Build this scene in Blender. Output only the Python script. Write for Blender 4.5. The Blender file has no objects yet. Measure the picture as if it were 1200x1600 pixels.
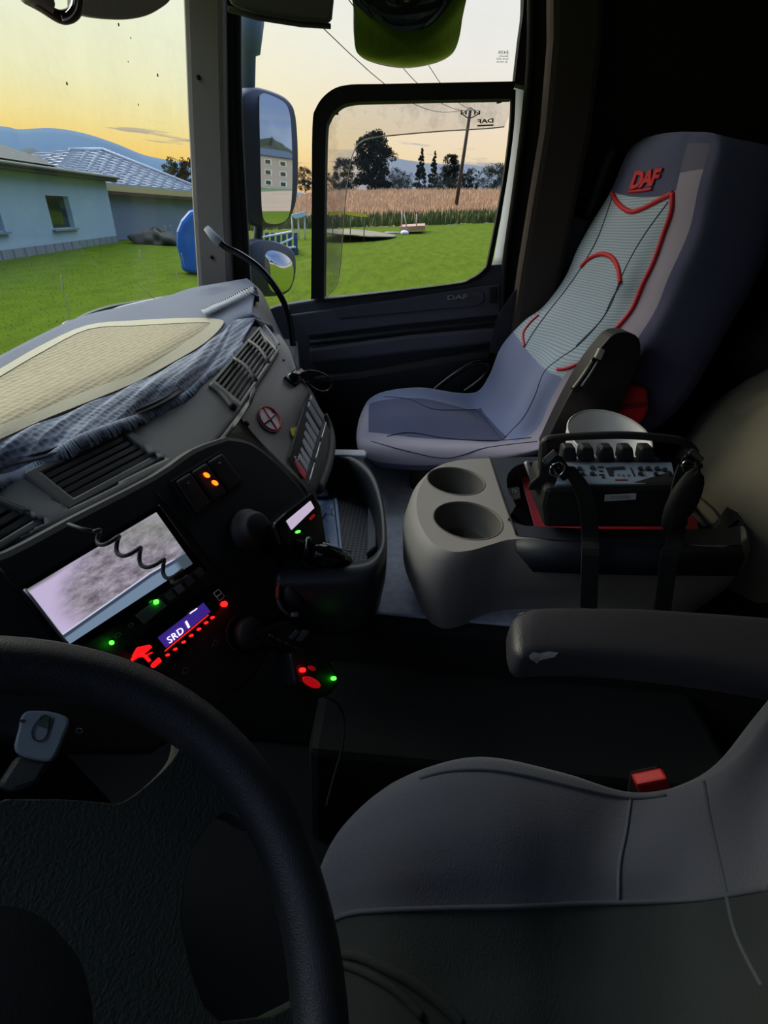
import bpy, bmesh, math, random
from mathutils import Vector as V, Matrix
from mathutils.bvhtree import BVHTree
random.seed(4)
S = bpy.context.scene
COL = S.collection
pi = math.pi

# ---------------------------------------------------------------- camera
FPX = 740.0                                   # focal length in pixels of a 1200x1600 image
yaw, pitch, roll = math.radians(1.0), math.radians(-32.3), math.radians(4.57)
FW = V((math.cos(pitch)*math.cos(yaw), math.cos(pitch)*math.sin(yaw), math.sin(pitch)))
R0 = V((math.sin(yaw), -math.cos(yaw), 0)); U0 = R0.cross(FW)
RT = math.cos(roll)*R0 + math.sin(roll)*U0
UP = -math.sin(roll)*R0 + math.cos(roll)*U0
cd = bpy.data.cameras.new('camera'); cam = bpy.data.objects.new('camera', cd); COL.objects.link(cam)
cd.sensor_fit = 'VERTICAL'; cd.sensor_height = 36.0; cd.sensor_width = 27.0; cd.lens = 36.0*FPX/1600
cd.clip_start = 0.01; cd.clip_end = 5000
cam.matrix_world = Matrix(((RT.x, UP.x, -FW.x, 0), (RT.y, UP.y, -FW.y, 0), (RT.z, UP.z, -FW.z, 0), (0, 0, 0, 1)))
S.camera = cam

# ---------------------------------------------------------------- colour management
S.view_settings.view_transform = 'Standard'; S.view_settings.look = 'None'
S.view_settings.gamma = 1; S.view_settings.use_curve_mapping = False
S.view_settings.exposure = 0.0
S.cycles.max_bounces = 8; S.cycles.diffuse_bounces = 5; S.cycles.transparent_max_bounces = 16
S.cycles.sample_clamp_indirect = 6

def lin(c):
    return tuple(((x/255)/12.92 if x/255 <= .04045 else ((x/255+.055)/1.055)**2.4) for x in c)

# ---------------------------------------------------------------- world: dusk sky
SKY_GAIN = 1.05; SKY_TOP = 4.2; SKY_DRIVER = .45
def make_world():
    w = bpy.data.worlds.new('dusk_sky'); S.world = w; w.use_nodes = True
    nt = w.node_tree; N = nt.nodes; L = nt.links; N.clear()
    out = N.new('ShaderNodeOutputWorld'); bg = N.new('ShaderNodeBackground'); L.new(bg.outputs[0], out.inputs[0])
    tc = N.new('ShaderNodeTexCoord'); sep = N.new('ShaderNodeSeparateXYZ'); L.new(tc.outputs['Generated'], sep.inputs[0])
    def ramp(stops, src):
        r = N.new('ShaderNodeValToRGB'); e = r.color_ramp.elements
        while len(e) < len(stops): e.new(.5)
        for i, (p, c) in enumerate(stops): e[i].position = p; e[i].color = (*lin(c), 1) if max(c) > 1 else (*c, 1)
        L.new(src, r.inputs[0]); return r.outputs[0]
    def mth(op, a, b=None, c=None):
        m = N.new('ShaderNodeMath'); m.operation = op
        for i, x in enumerate((a, b, c)):
            if x is None: continue
            if isinstance(x, (int, float)): m.inputs[i].default_value = x
            else: L.new(x, m.inputs[i])
        return m.outputs[0]
    z = sep.outputs['Z']; x = sep.outputs['X']; y = sep.outputs['Y']
    warm = ramp([(0, (255, 184, 76)), (.03, (255, 196, 90)), (.055, (254, 212, 122)), (.09, (251, 228, 162)), (.135, (246, 238, 198)), (.22, (243, 243, 222)), (.5, (225, 232, 235)), (1, (190, 205, 225))], z)
    cool = ramp([(0, (118, 142, 168)), (.035, (190, 178, 165)), (.07, (238, 216, 176)), (.12, (240, 222, 196)), (.2, (236, 234, 226)), (.4, (226, 232, 238)), (1, (190, 205, 225))], z)
    back = ramp([(0, (120, 140, 170)), (.08, (120, 142, 180)), (.3, (92, 116, 165)), (.6, (110, 135, 185)), (1, (120, 150, 205))], z)
    # sunset azimuth
    r_ = mth('SQRT', mth('ADD', mth('MULTIPLY', x, x), mth('MULTIPLY', y, y)))
    az = mth('DIVIDE', mth('ADD', mth('MULTIPLY', x, .66), mth('MULTIPLY', y, .75)), r_)
    def mixc(f, a, b):
        m = N.new('ShaderNodeMixRGB'); 
        if isinstance(f, (int, float)): m.inputs[0].default_value = f
        else: L.new(f, m.inputs[0])
        for i, q in ((1, a), (2, b)):
            if isinstance(q, tuple): m.inputs[i].default_value = (*q, 1)
            else: L.new(q, m.inputs[i])
        return m.outputs[0]
    def mr(v, a, b, c=0, d=1):
        m = N.new('ShaderNodeMapRange'); m.clamp = True; m.interpolation_type = 'SMOOTHSTEP'
        L.new(v, m.inputs[0])
        for i, q in enumerate((a, b, c, d)): m.inputs[1+i].default_value = q
        return m.outputs[0]
    c1 = mixc(mr(az, .62, .93), cool, warm)
    c2 = mixc(mr(az, -.25, .45), back, c1)
    # low cloud band and wisps
    mp = N.new('ShaderNodeMapping'); mp.inputs['Scale'].default_value = (5, 5, 42); L.new(tc.outputs['Generated'], mp.inputs[0])
    nz = N.new('ShaderNodeTexNoise'); nz.inputs['Scale'].default_value = 1.3; nz.inputs['Detail'].default_value = 6; L.new(mp.outputs[0], nz.inputs[0])
    side = mr(az, .80, .69)                                       # the bank lies to the right of the sunset
    band = mr(z, .15, .12)
    dens = mth('ADD', nz.outputs[0], mth('MULTIPLY', mth('SUBTRACT', .102, z), 3.4))
    m1 = mth('MULTIPLY', mth('MULTIPLY', mth('MULTIPLY', mr(dens, .50, .60), band), side), .92)
    c3 = mixc(m1, c2, lin((128, 148, 176)))
    mp2 = N.new('ShaderNodeMapping'); mp2.inputs['Scale'].default_value = (7, 7, 95); mp2.inputs['Location'].default_value = (3.1, 1.2, .4); L.new(tc.outputs['Generated'], mp2.inputs[0])
    nz2 = N.new('ShaderNodeTexNoise'); nz2.inputs['Scale'].default_value = 1.0; nz2.inputs['Detail'].default_value = 5; L.new(mp2.outputs[0], nz2.inputs[0])
    m2 = mth('MULTIPLY', mth('MULTIPLY', mr(nz2.outputs[0], .60, .68), mth('MULTIPLY', mr(z, .02, .04), mr(z, .10, .07))), .8)
    c4 = mixc(m2, c3, lin((150, 146, 158)))
    # towering clouds behind the truck (seen in the door mirror)
    nz3 = N.new('ShaderNodeTexNoise'); nz3.inputs['Scale'].default_value = 5; nz3.inputs['Detail'].default_value = 6; L.new(tc.outputs['Generated'], nz3.inputs[0])
    m3 = mth('MULTIPLY', mth('MULTIPLY', mr(nz3.outputs[0], .5, .66), mr(az, .2, -.3)), .7)
    c5 = mixc(m3, c4, lin((180, 196, 222)))
    L.new(c5, bg.inputs[0]); 
    gain = mth('MULTIPLY', mr(z, .30, .62, 1.0, SKY_TOP), mr(x, -.1, -.6, 1.0, SKY_DRIVER))   # boosted overhead to light the cab, dimmed on the driver's side
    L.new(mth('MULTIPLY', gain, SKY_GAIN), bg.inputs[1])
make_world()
SUNP = None
sd = bpy.data.lights.new('low_sun', 'SUN'); so = bpy.data.objects.new('low_sun', sd); COL.objects.link(so)
sd.energy = 2.4; sd.angle = math.radians(35); sd.color = (1, .86, .66)
so.rotation_euler = V((.50, .84, .42)).to_track_quat('Z', 'Y').to_euler()

# ---------------------------------------------------------------- helpers
U = 1.173                                     # cab unit in metres
def ray(px, py): return FW*FPX + RT*(px-600) + UP*(800-py)
def PX(px, py, x, k=U): v = ray(px, py); return v*(x/v.x)*k
def PZ(px, py, z, k=U): v = ray(px, py); return v*(z/v.z)*k
def PR(px, py, r): v = ray(px, py); return v*(r/math.hypot(v.x, v.y))
def PP(px, py, pl): v = ray(px, py); return v*(pl[0].dot(pl[1])/v.dot(pl[1]))
def plane3(a, b, c):
    n = (b-a).cross(c-a).normalized()
    return (a, n if n.dot(a) < 0 else -n)

def mat(name, col, rough=.6, metal=0, bump=0, bscale=200, var=0, vscale=8, emit=None, estr=0, spec=.5, sheen=0, stretch=None, alpha=None):
    m = bpy.data.materials.new(name); m.use_nodes = True
    nt = m.node_tree; N = nt.nodes; L = nt.links; b = N['Principled BSDF']
    c = lin(col) if max(col) > 1 else col
    b.inputs['Base Color'].default_value = (*c, 1); b.inputs['Roughness'].default_value = rough
    b.inputs['Metallic'].default_value = metal; b.inputs['Specular IOR Level'].default_value = spec
    if sheen: b.inputs['Sheen Weight'].default_value = sheen
    tc = N.new('ShaderNodeTexCoord')
    src = tc.outputs['Object']
    if stretch:
        mp = N.new('ShaderNodeMapping'); mp.inputs['Scale'].default_value = stretch; L.new(src, mp.inputs[0]); src = mp.outputs[0]
    if var:
        n = N.new('ShaderNodeTexNoise'); n.inputs['Scale'].default_value = vscale; n.inputs['Detail'].default_value = 5; L.new(src, n.inputs[0])
        mx = N.new('ShaderNodeMixRGB'); L.new(n.outputs[0], mx.inputs[0])
        mx.inputs[1].default_value = (*[x*(1-var) for x in c], 1); mx.inputs[2].default_value = (*[min(1, x*(1+var)) for x in c], 1)
        L.new(mx.outputs[0], b.inputs['Base Color'])
    if bump:
        n = N.new('ShaderNodeTexNoise'); n.inputs['Scale'].default_value = bscale; n.inputs['Detail'].default_value = 3; L.new(src, n.inputs[0])
        bp = N.new('ShaderNodeBump'); bp.inputs['Strength'].default_value = bump; bp.inputs['Distance'].default_value = .002
        L.new(n.outputs[0], bp.inputs['Height']); L.new(bp.outputs[0], b.inputs['Normal'])
    if emit:
        b.inputs['Emission Color'].default_value = (*(lin(emit) if max(emit) > 1 else emit), 1); b.inputs['Emission Strength'].default_value = estr
    return m

def pattern_mat(name, c1, c2, scale, rot=(0, 0, 0), kind='checker', rough=.8, bump=.4, stretch=(1, 1, 1)):
    m = bpy.data.materials.new(name); m.use_nodes = True
    nt = m.node_tree; N = nt.nodes; L = nt.links; b = N['Principled BSDF']; b.inputs['Roughness'].default_value = rough
    tc = N.new('ShaderNodeTexCoord'); mp = N.new('ShaderNodeMapping'); L.new(tc.outputs['Object'], mp.inputs[0])
    mp.inputs['Rotation'].default_value = rot; mp.inputs['Scale'].default_value = stretch
    if kind == 'wave':
        t = N.new('ShaderNodeTexWave'); t.inputs['Scale'].default_value = scale; f = t.outputs['Fac']; t.bands_direction = 'Z'
    elif kind == 'voronoi':
        t = N.new('ShaderNodeTexVoronoi'); t.inputs['Scale'].default_value = scale; t.inputs['Randomness'].default_value = .25; f = t.outputs['Distance']
    elif kind == 'brick':
        t = N.new('ShaderNodeTexBrick'); t.inputs['Scale'].default_value = scale
        t.inputs['Color1'].default_value = (1, 1, 1, 1); t.inputs['Color2'].default_value = (.75, .75, .75, 1); t.inputs['Mortar'].default_value = (0, 0, 0, 1); f = t.outputs['Color']
    else:
        t = N.new('ShaderNodeTexChecker'); t.inputs['Scale'].default_value = scale; f = t.outputs['Fac']
    L.new(mp.outputs[0], t.inputs['Vector'])
    mx = N.new('ShaderNodeMixRGB'); L.new(f, mx.inputs[0]); mx.inputs[1].default_value = (*lin(c1), 1); mx.inputs[2].default_value = (*lin(c2), 1)
    L.new(mx.outputs[0], b.inputs['Base Color'])
    bp = N.new('ShaderNodeBump'); bp.inputs['Strength'].default_value = bump; bp.inputs['Distance'].default_value = .002
    L.new(f, bp.inputs['Height']); L.new(bp.outputs[0], b.inputs['Normal'])
    return m

def glass_mat(name, tint=(1, 1, 1), dirt=.05, refl=.06, dirtcol=(200, 205, 205), dscale=14):
    m = bpy.data.materials.new(name); m.use_nodes = True
    nt = m.node_tree; N = nt.nodes; L = nt.links; N.clear()
    out = N.new('ShaderNodeOutputMaterial'); tr = N.new('ShaderNodeBsdfTransparent'); tr.inputs[0].default_value = (*tint, 1)
    gl = N.new('ShaderNodeBsdfGlossy'); gl.inputs['Roughness'].default_value = .02
    df = N.new('ShaderNodeBsdfDiffuse'); df.inputs[0].default_value = (*lin(dirtcol), 1)
    m1 = N.new('ShaderNodeMixShader'); m1.inputs[0].default_value = refl; L.new(tr.outputs[0], m1.inputs[1]); L.new(gl.outputs[0], m1.inputs[2])
    m2 = N.new('ShaderNodeMixShader'); L.new(m1.outputs[0], m2.inputs[1]); L.new(df.outputs[0], m2.inputs[2])
    tc = N.new('ShaderNodeTexCoord'); n = N.new('ShaderNodeTexNoise'); n.inputs['Scale'].default_value = dscale; n.inputs['Detail'].default_value = 8; n.inputs['Roughness'].default_value = .75
    L.new(tc.outputs['Object'], n.inputs[0])
    mr = N.new('ShaderNodeMapRange'); L.new(n.outputs[0], mr.inputs[0])
    for i, q in enumerate((.45, .85, dirt*.35, dirt*3)): mr.inputs[1+i].default_value = q
    L.new(mr.outputs[0], m2.inputs[0]); L.new(m2.outputs[0], out.inputs[0])
    return m

def tag(o, label=None, cat=None, group=None, kind=None):
    if label: o['label'] = label
    if cat: o['category'] = cat
    if group: o['group'] = group
    if kind: o['kind'] = kind
    return o
def thing(name, label, cat, loc, group=None, kind=None):
    o = bpy.data.objects.new(name, None); COL.objects.link(o); o.location = loc; o.empty_display_size = .05
    return tag(o, label, cat, group, kind)
def wloc(o):
    p = V((0, 0, 0))
    while o: p = p + o.location; o = o.parent
    return p
def link(name, me, m, parent=None, smooth=True, bevel=0, bseg=2, solid=0, off=-1, sub=0):
    """world-space mesh data -> object with its origin at the mesh's own base"""
    vs = [v.co for v in me.vertices]
    c = V(((min(v.x for v in vs)+max(v.x for v in vs))/2, (min(v.y for v in vs)+max(v.y for v in vs))/2, min(v.z for v in vs)))
    me.transform(Matrix.Translation(-c))
    o = bpy.data.objects.new(name, me); COL.objects.link(o)
    if parent: o.parent = parent; o.location = c - wloc(parent)
    else: o.location = c
    ms = m if isinstance(m, (list, tuple)) else [m]
    if not me.materials:
        for q in ms: me.materials.append(q)
    for p in me.polygons: p.use_smooth = smooth
    if solid:
        s = o.modifiers.new('thickness', 'SOLIDIFY'); s.thickness = solid; s.offset = off
    if bevel:
        b = o.modifiers.new('bevel', 'BEVEL'); b.width = bevel; b.segments = bseg; b.limit_method = 'ANGLE'; b.angle_limit = .6
        b.harden_normals = False
        for p in me.polygons: p.use_smooth = False
    if sub:
        s = o.modifiers.new('sub', 'SUBSURF'); s.levels = sub; s.render_levels = sub
    return o
def mk(name, vs, fs, m, parent=None, mi=None, **k):
    me = bpy.data.meshes.new(name); me.from_pydata([tuple(v) for v in vs], [], fs); me.update()
    if mi: 
        for p, q in zip(me.polygons, mi): p.material_index = q
    bm = bmesh.new(); bm.from_mesh(me)
    fx_ = k.pop('fixn', True)
    if fx_ is True: bmesh.ops.recalc_face_normals(bm, faces=bm.faces)
    elif fx_ == 'open':                       # open sheet: front side towards the cab interior
        bm.normal_update()
        if sum(f.normal.dot(f.calc_center_median())*f.calc_area() for f in bm.faces) > 0: bmesh.ops.reverse_faces(bm, faces=bm.faces)
    bm.to_mesh(me); bm.free()
    return link(name, me, m, parent, **k)

class MB:                                     # collects primitive pieces into one mesh
    def __init__(s): s.v = []; s.f = []
    def add(s, vs, fs): n = len(s.v); s.v += [V(v) for v in vs]; s.f += [[i+n for i in f] for f in fs]; return s
    def box(s, c, h, rot=None):
        vs = [V((sx*h[0], sy*h[1], sz*h[2])) for sx in (-1, 1) for sy in (-1, 1) for sz in (-1, 1)]
        if rot: vs = [rot @ v for v in vs]
        return s.add([v+V(c) for v in vs], [(0, 1, 3, 2), (4, 6, 7, 5), (0, 4, 5, 1), (2, 3, 7, 6), (0, 2, 6, 4), (1, 5, 7, 3)])
    def prism(s, lo, hi):
        n = len(lo); return s.add(list(lo)+list(hi), [list(range(n))[::-1], list(range(n, 2*n))]+[(i, (i+1) % n, n+(i+1) % n, n+i) for i in range(n)])
    def rings(s, rs, capa=True, capb=True):
        n = len(rs[0]); b = len(s.v)
        for r in rs: s.v += [V(p) for p in r]
        for k in range(len(rs)-1):
            for i in range(n):
                s.f.append([b+k*n+i, b+k*n+(i+1) % n, b+(k+1)*n+(i+1) % n, b+(k+1)*n+i])
        if capa: s.f.append([b+i for i in range(n)][::-1])
        if capb: s.f.append([b+(len(rs)-1)*n+i for i in range(n)])
        return s
    def tube(s, pts, r, n=8, cap=True):
        pts = [V(p) for p in pts]; rr = r if isinstance(r, (list, tuple)) else [r]*len(pts)
        t = (pts[1]-pts[0]).normalized(); a = V((0, 0, 1)) if abs(t.z) < .9 else V((1, 0, 0)); a = (a-t*a.dot(t)).normalized()
        rs = []
        for i, p in enumerate(pts):
            t = (pts[min(i+1, len(pts)-1)]-pts[max(i-1, 0)]).normalized(); a = (a-t*a.dot(t)).normalized(); b = t.cross(a)
            rs.append([p+(a*math.cos(2*pi*k/n)+b*math.sin(2*pi*k/n))*rr[i] for k in range(n)])
        return s.rings(rs, cap, cap)
    def build(s, name, m, parent=None, **k): return mk(name, s.v, s.f, m, parent, **k)

def cr(p, seg, closed=False):                 # Catmull-Rom through points
    n = len(p); out = []
    for i in range(n if closed else n-1):
        if closed: a, b, c, d = p[i-1], p[i], p[(i+1) % n], p[(i+2) % n]
        else: a, b, c, d = p[max(i-1, 0)], p[i], p[i+1], p[min(i+2, n-1)]
        for k in range(seg):
            t = k/seg; out.append(.5*((2*b)+(c-a)*t+(2*a-5*b+4*c-d)*t*t+(3*b-a-3*c+d)*t**3))
    if not closed: out.append(p[-1])
    return out
def grid(rows, su=4, sv=4, wrap=False):
    """smooth surface through rows of control points -> verts, faces, (row, column) cell of each face"""
    rr = [cr(r, sv, wrap) for r in rows]; cols = [cr([r[j] for r in rr], su) for j in range(len(rr[0]))]
    nu = len(cols[0]); nv = len(cols); vs = [cols[j][i] for i in range(nu) for j in range(nv)]; fs = []; cell = []
    for i in range(nu-1):
        for j in range(nv if wrap else nv-1):
            fs.append([i*nv+j, i*nv+(j+1) % nv, (i+1)*nv+(j+1) % nv, (i+1)*nv+j]); cell.append((i/su, j/sv))
    return vs, fs, cell, nv
def bvh(vs, fs): return BVHTree.FromPolygons([tuple(v) for v in vs], fs)
def on(bv, px, py, lift=0):
    d = ray(px, py).normalized(); h = bv.ray_cast(V((0, 0, 0)), d)
    k = 1
    while h[0] is None and k < 30:
        for a in range(12):
            d2 = ray(px+1.5*k*math.cos(a*pi/6), py+1.5*k*math.sin(a*pi/6)).normalized(); h = bv.ray_cast(V((0, 0, 0)), d2)
            if h[0] is not None: break
        k += 1
    if h[0] is None: h = bv.find_nearest(d*1.0)
    p, n = h[0], h[1]
    if n.dot(d) > 0: n = -n
    return p+n*lift
def c2(pts, seg, closed=False): return [(q.x, q.y) for q in cr([V((a, b, 0)) for a, b in pts], seg, closed)]
def piping(name, bv, pts, r, m, parent, seg=6, lift=0, n=8, **k):
    return MB().tube([on(bv, x, y, lift) for x, y in c2(pts, seg)], r, n).build(name, m, parent, **k)
def plate(pxy, pl, h0, h1):
    lo = [PP(x, y, pl)+pl[1]*h0 for x, y in pxy]; return lo, [p+pl[1]*(h1-h0) for p in lo]
def pplate(name, pxy, pl, h0, h1, m, parent=None, **k):
    return MB().prism(*plate(pxy, pl, h0, h1)).build(name, m, parent, smooth=False, **k)
def inset_quad(q, f):
    c = (sum(a for a, b in q)/len(q), sum(b for a, b in q)/len(q)); return [(c[0]+(a-c[0])*f, c[1]+(b-c[1])*f) for a, b in q]
def bil(q, s, t):                              # point in quad TL TR BR BL
    (a, b), (c, d), (e, f), (g, h) = q
    return ((a*(1-s)+c*s)*(1-t)+(g*(1-s)+e*s)*t, (b*(1-s)+d*s)*(1-t)+(h*(1-s)+f*s)*t)
def ell(cx, cy, rx, ry, rot=0, n=24):
    return [(cx+rx*math.cos(2*pi*k/n)*math.cos(rot)-ry*math.sin(2*pi*k/n)*math.sin(rot), cy+rx*math.cos(2*pi*k/n)*math.sin(rot)+ry*math.sin(2*pi*k/n)*math.cos(rot)) for k in range(n)]

def text_geo(body, bold=0.0, shear=0.0, spacing=1.0):
    c = bpy.data.curves.new('lettering', 'FONT'); c.body = body; c.size = 1; c.extrude = .02; c.offset = bold; c.shear = shear; c.space_character = spacing; c.resolution_u = 3
    o = bpy.data.objects.new('lettering', c); COL.objects.link(o)
    bpy.context.view_layer.update()
    me = bpy.data.meshes.new_from_object(o.evaluated_get(bpy.context.evaluated_depsgraph_get()))
    vs = [v.co.copy() for v in me.vertices]; fs = [list(p.vertices) for p in me.polygons]
    bpy.data.objects.remove(o); bpy.data.meshes.remove(me)
    x0 = min(v.x for v in vs); x1 = max(v.x for v in vs); y0 = min(v.y for v in vs); y1 = max(v.y for v in vs)
    return [V(((v.x-x0)/(x1-x0), (v.y-y0)/(y1-y0), v.z/.04+.5)) for v in vs], fs
def lettering(name, body, BL, BR, TL, th, m, parent, bold=0, shear=0, mirror=False, spacing=1.0, label=None):
    vs, fs = text_geo(body, bold, shear, spacing); a = BR-BL; b = TL-BL; n = a.cross(b).normalized()
    if n.dot(BL) > 0: n = -n
    if mirror: vs = [V((1-v.x, v.y, v.z)) for v in vs]
    o = mk(name, [BL+a*v.x+b*v.y+n*(v.z*th) for v in vs], fs, m, parent, smooth=False)
    if label: o['label'] = label
    return o
def flat_fill(loops):
    """2-D loops (outer first, then holes) -> verts, faces"""
    c = bpy.data.curves.new('outline', 'CURVE'); c.dimensions = '2D'; c.fill_mode = 'BOTH'
    for lp in loops:
        s = c.splines.new('POLY'); s.points.add(len(lp)-1); s.use_cyclic_u = True
        for p, (x, y) in zip(s.points, lp): p.co = (x, y, 0, 1)
    o = bpy.data.objects.new('outline', c); COL.objects.link(o); bpy.context.view_layer.update()
    me = bpy.data.meshes.new_from_object(o.evaluated_get(bpy.context.evaluated_depsgraph_get()))
    vs = [v.co.copy() for v in me.vertices]; fs = [list(p.vertices) for p in me.polygons]
    bpy.data.objects.remove(o); bpy.data.meshes.remove(me)
    return vs, fs

# ---------------------------------------------------------------- materials
M = {}
M['black'] = mat('black_plastic', (30, 31, 33), .55, bump=.25, bscale=900)
M['dash'] = mat('dash_plastic', (84, 82, 82), .62, bump=.3, bscale=1200)
M['dash_dark'] = mat('dash_plastic_dark', (38, 39, 42), .55, bump=.3, bscale=1200)
M['gloss'] = mat('gloss_black', (14, 15, 18), .18)
M['vent'] = mat('vent_plastic', (82, 80, 78), .45)
M['trim'] = mat('pillar_trim', (138, 128, 124), .75, bump=.3, bscale=500)
M['seal'] = mat('rubber_seal', (20, 20, 21), .7)
M['door'] = mat('door_panel', (94, 95, 106), .6, bump=.35, bscale=700)
M['door_pale'] = mat('door_metal', (176, 184, 196), .5)
M['frame'] = mat('window_frame_rubber', (15, 15, 16), .75)
M['wall'] = mat('cab_fabric', (40, 36, 35), .95, bump=.4, bscale=300)
M['carpet'] = mat('blue_grey_carpet', (196, 203, 220), .95, bump=1, bscale=500, var=.35, vscale=60)
M['floor'] = mat('dark_floor', (24, 24, 26), .8, bump=.3)
M['console'] = mat('console_plastic', (150, 144, 139), .6, bump=.3, bscale=900)
M['console_dark'] = mat('console_insert', (40, 44, 54), .5, bump=.3, bscale=900)
M['cloth'] = mat('dash_cloth', (96, 106, 130), .9, bump=.5, bscale=250, var=.15, vscale=12, sheen=.3)
M['cream'] = mat('cream_border', (214, 204, 178), .85, bump=.4, bscale=300)
M['seat_mauve'] = mat('seat_mauve', (146, 141, 162), .9, bump=.3, bscale=400, sheen=.3)
M['seat_navy'] = mat('seat_navy', (62, 70, 108), .92, bump=.3, bscale=400, sheen=.2)
M['seat_blue'] = mat('seat_slate', (112, 124, 164), .9, bump=.3, bscale=400, sheen=.3)
M['seat_side'] = mat('seat_side', (80, 84, 116), .95, bump=.3, bscale=400)
M['red'] = mat('red_piping', (200, 26, 44), .6)
M['dseat'] = mat('driver_seat_fabric', (54, 57, 70), .92, bump=.4, bscale=400, sheen=.2)
M['dseat_dark'] = mat('driver_seat_panel', (22, 29, 32), .92, bump=.4, bscale=400)
M['chrome'] = mat('chrome', (200, 205, 212), .18, 1)
M['silver'] = mat('silver_trim', (190, 192, 196), .35, .6)
M['white'] = mat('white_plastic', (232, 232, 236), .5)
M['paper'] = mat('white_label', (226, 226, 230), .6)
M['beige'] = mat('beige_cover', (132, 128, 112), .95, bump=.4, bscale=120, var=.1, vscale=6, sheen=.2)
M['strap'] = mat('webbing', (22, 23, 26), .85, bump=.6, bscale=600)
M['leather'] = mat('wheel_leather', (34, 35, 40), .42, bump=.35, bscale=900)
M['grain'] = mat('grained_plastic', (58, 64, 60), .42, bump=.55, bscale=420)
M['mirror'] = mat('mirror_glass', (235, 238, 240), .015, 1)
M['mirror_shell'] = mat('mirror_shell', (52, 58, 68), .45)
M['glass'] = glass_mat('window_glass', dirt=.012, refl=.04)
M['windscreen'] = glass_mat('windscreen_glass', (.92, .98, .93), dirt=.03, refl=.05, dscale=9)
M['deflector'] = glass_mat('deflector_plastic', (.93, .92, .93), dirt=.34, refl=.06, dscale=3)

# ================================================================= THE LAND OUTSIDE
# station table: lawn edge at 45 m, meadow crest at 100 m, taken from directions through the side window
def dirz(px, py, r): p = PR(px, py, r); return math.atan2(p.y, p.x), p.z
edge_t = sorted([dirz(505, 357, 45), dirz(640, 353, 45), dirz(790, 348, 45)])
crest_t = sorted([dirz(470, 300, 100), dirz(640, 297, 100), dirz(800, 297, 100)])
def interp(t, x):
    if x <= t[0][0]: return t[0][1]
    for (a, b), (c, d) in zip(t, t[1:]):
        if x <= c: return b+(d-b)*(x-a)/(c-a)
    return t[-1][1]
GZ = -2.4
def land(phi, r):
    f = max(0, min(1, (math.radians(24)-phi)/math.radians(16))); f = f*f*(3-2*f)
    if phi < -math.radians(55): g = max(0, 1-(-math.radians(55)-phi)/math.radians(30)); f *= g
    e = GZ+(interp(edge_t, phi)-GZ)*f; c = GZ+(interp(crest_t, phi)-GZ)*f
    if r <= 6: return GZ
    if r <= 45: t = (r-6)/39; return GZ+(e-GZ)*t
    if r <= 100: return e+(c-e)*(r-45)/55
    return c
NP = 180
def polar(r0, r1, steps, ph0=-pi, ph1=pi, dz=0):
    vs = []; fs = []; full = ph1-ph0 > 6.2; n = NP
    for i in range(steps+1):
        r = r0+(r1-r0)*i/steps
        for k in range(n+1): ph = ph0+(ph1-ph0)*k/n; vs.append(V((r*math.cos(ph), r*math.sin(ph), land(ph, r)+dz)))
    for i in range(steps):
        for k in range(n): fs.append((i*(n+1)+k, i*(n+1)+k+1, (i+1)*(n+1)+k+1, (i+1)*(n+1)+k))
    return vs, fs
M['lawn'] = mat('lawn', (82, 99, 14), 1, bump=1, bscale=30, var=.45, vscale=.9, spec=.05, stretch=(1, 3, 1))
M['meadow'] = mat('meadow_soil', (160, 136, 104), 1, var=.25, vscale=.4)
vs, fs = polar(.01, 45, 30); tag(mk('ground', vs, fs, M['lawn']), kind='structure')
vs, fs = polar(45, 100, 12); tag(mk('ground', vs, fs, M['meadow']), kind='structure')
vs, fs = polar(100, 900, 6); tag(mk('ground', vs, fs, mat('far_land', (70, 92, 50), 1)), kind='structure')

def grass(name, r0, r1, ph0, ph1, n, h, w, m, label, cat, expo=1.0):
    vs = []; fs = []
    for i in range(n):
        ph = random.uniform(ph0, ph1); r = r0+(r1-r0)*random.random()**expo
        x, y, z = r*math.cos(ph), r*math.sin(ph), land(ph, r)
        a = random.uniform(0, pi); hh = h*random.uniform(.5, 1.2); dx, dy = w*math.cos(a), w*math.sin(a); lx, ly = random.uniform(-.3, .3)*hh, random.uniform(-.3, .3)*hh
        b = len(vs); vs += [V((x-dx, y-dy, z-.03)), V((x+dx, y+dy, z-.03)), V((x+lx, y+ly, z+hh))]; fs.append((b, b+1, b+2))
    return tag(mk(name, vs, fs, m, smooth=False, fixn=False), label, cat, kind='stuff')
grass('lawn_grass', 5, 26, -math.radians(32), math.radians(52), 26000, .035, .010, mat('grass_blades', (100, 116, 18), 1, var=.45, vscale=.8, spec=.05), 'short green lawn grass outside the cab', 'grass', .8)
grass('dry_meadow_grass', 47, 98, -math.radians(28), math.radians(26), 34000, .55, .09, mat('dry_grass_blades', (206, 172, 134), .95, var=.3, vscale=.25), 'tall dry pinkish-brown meadow grass behind the lawn', 'grass')
grass('green_verge_grass', 45, 50, -math.radians(28), math.radians(26), 5000, .8, .12, mat('verge_blades', (88, 100, 46), .95, var=.3, vscale=.5), 'dark green rough grass between lawn and dry meadow', 'grass')

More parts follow.
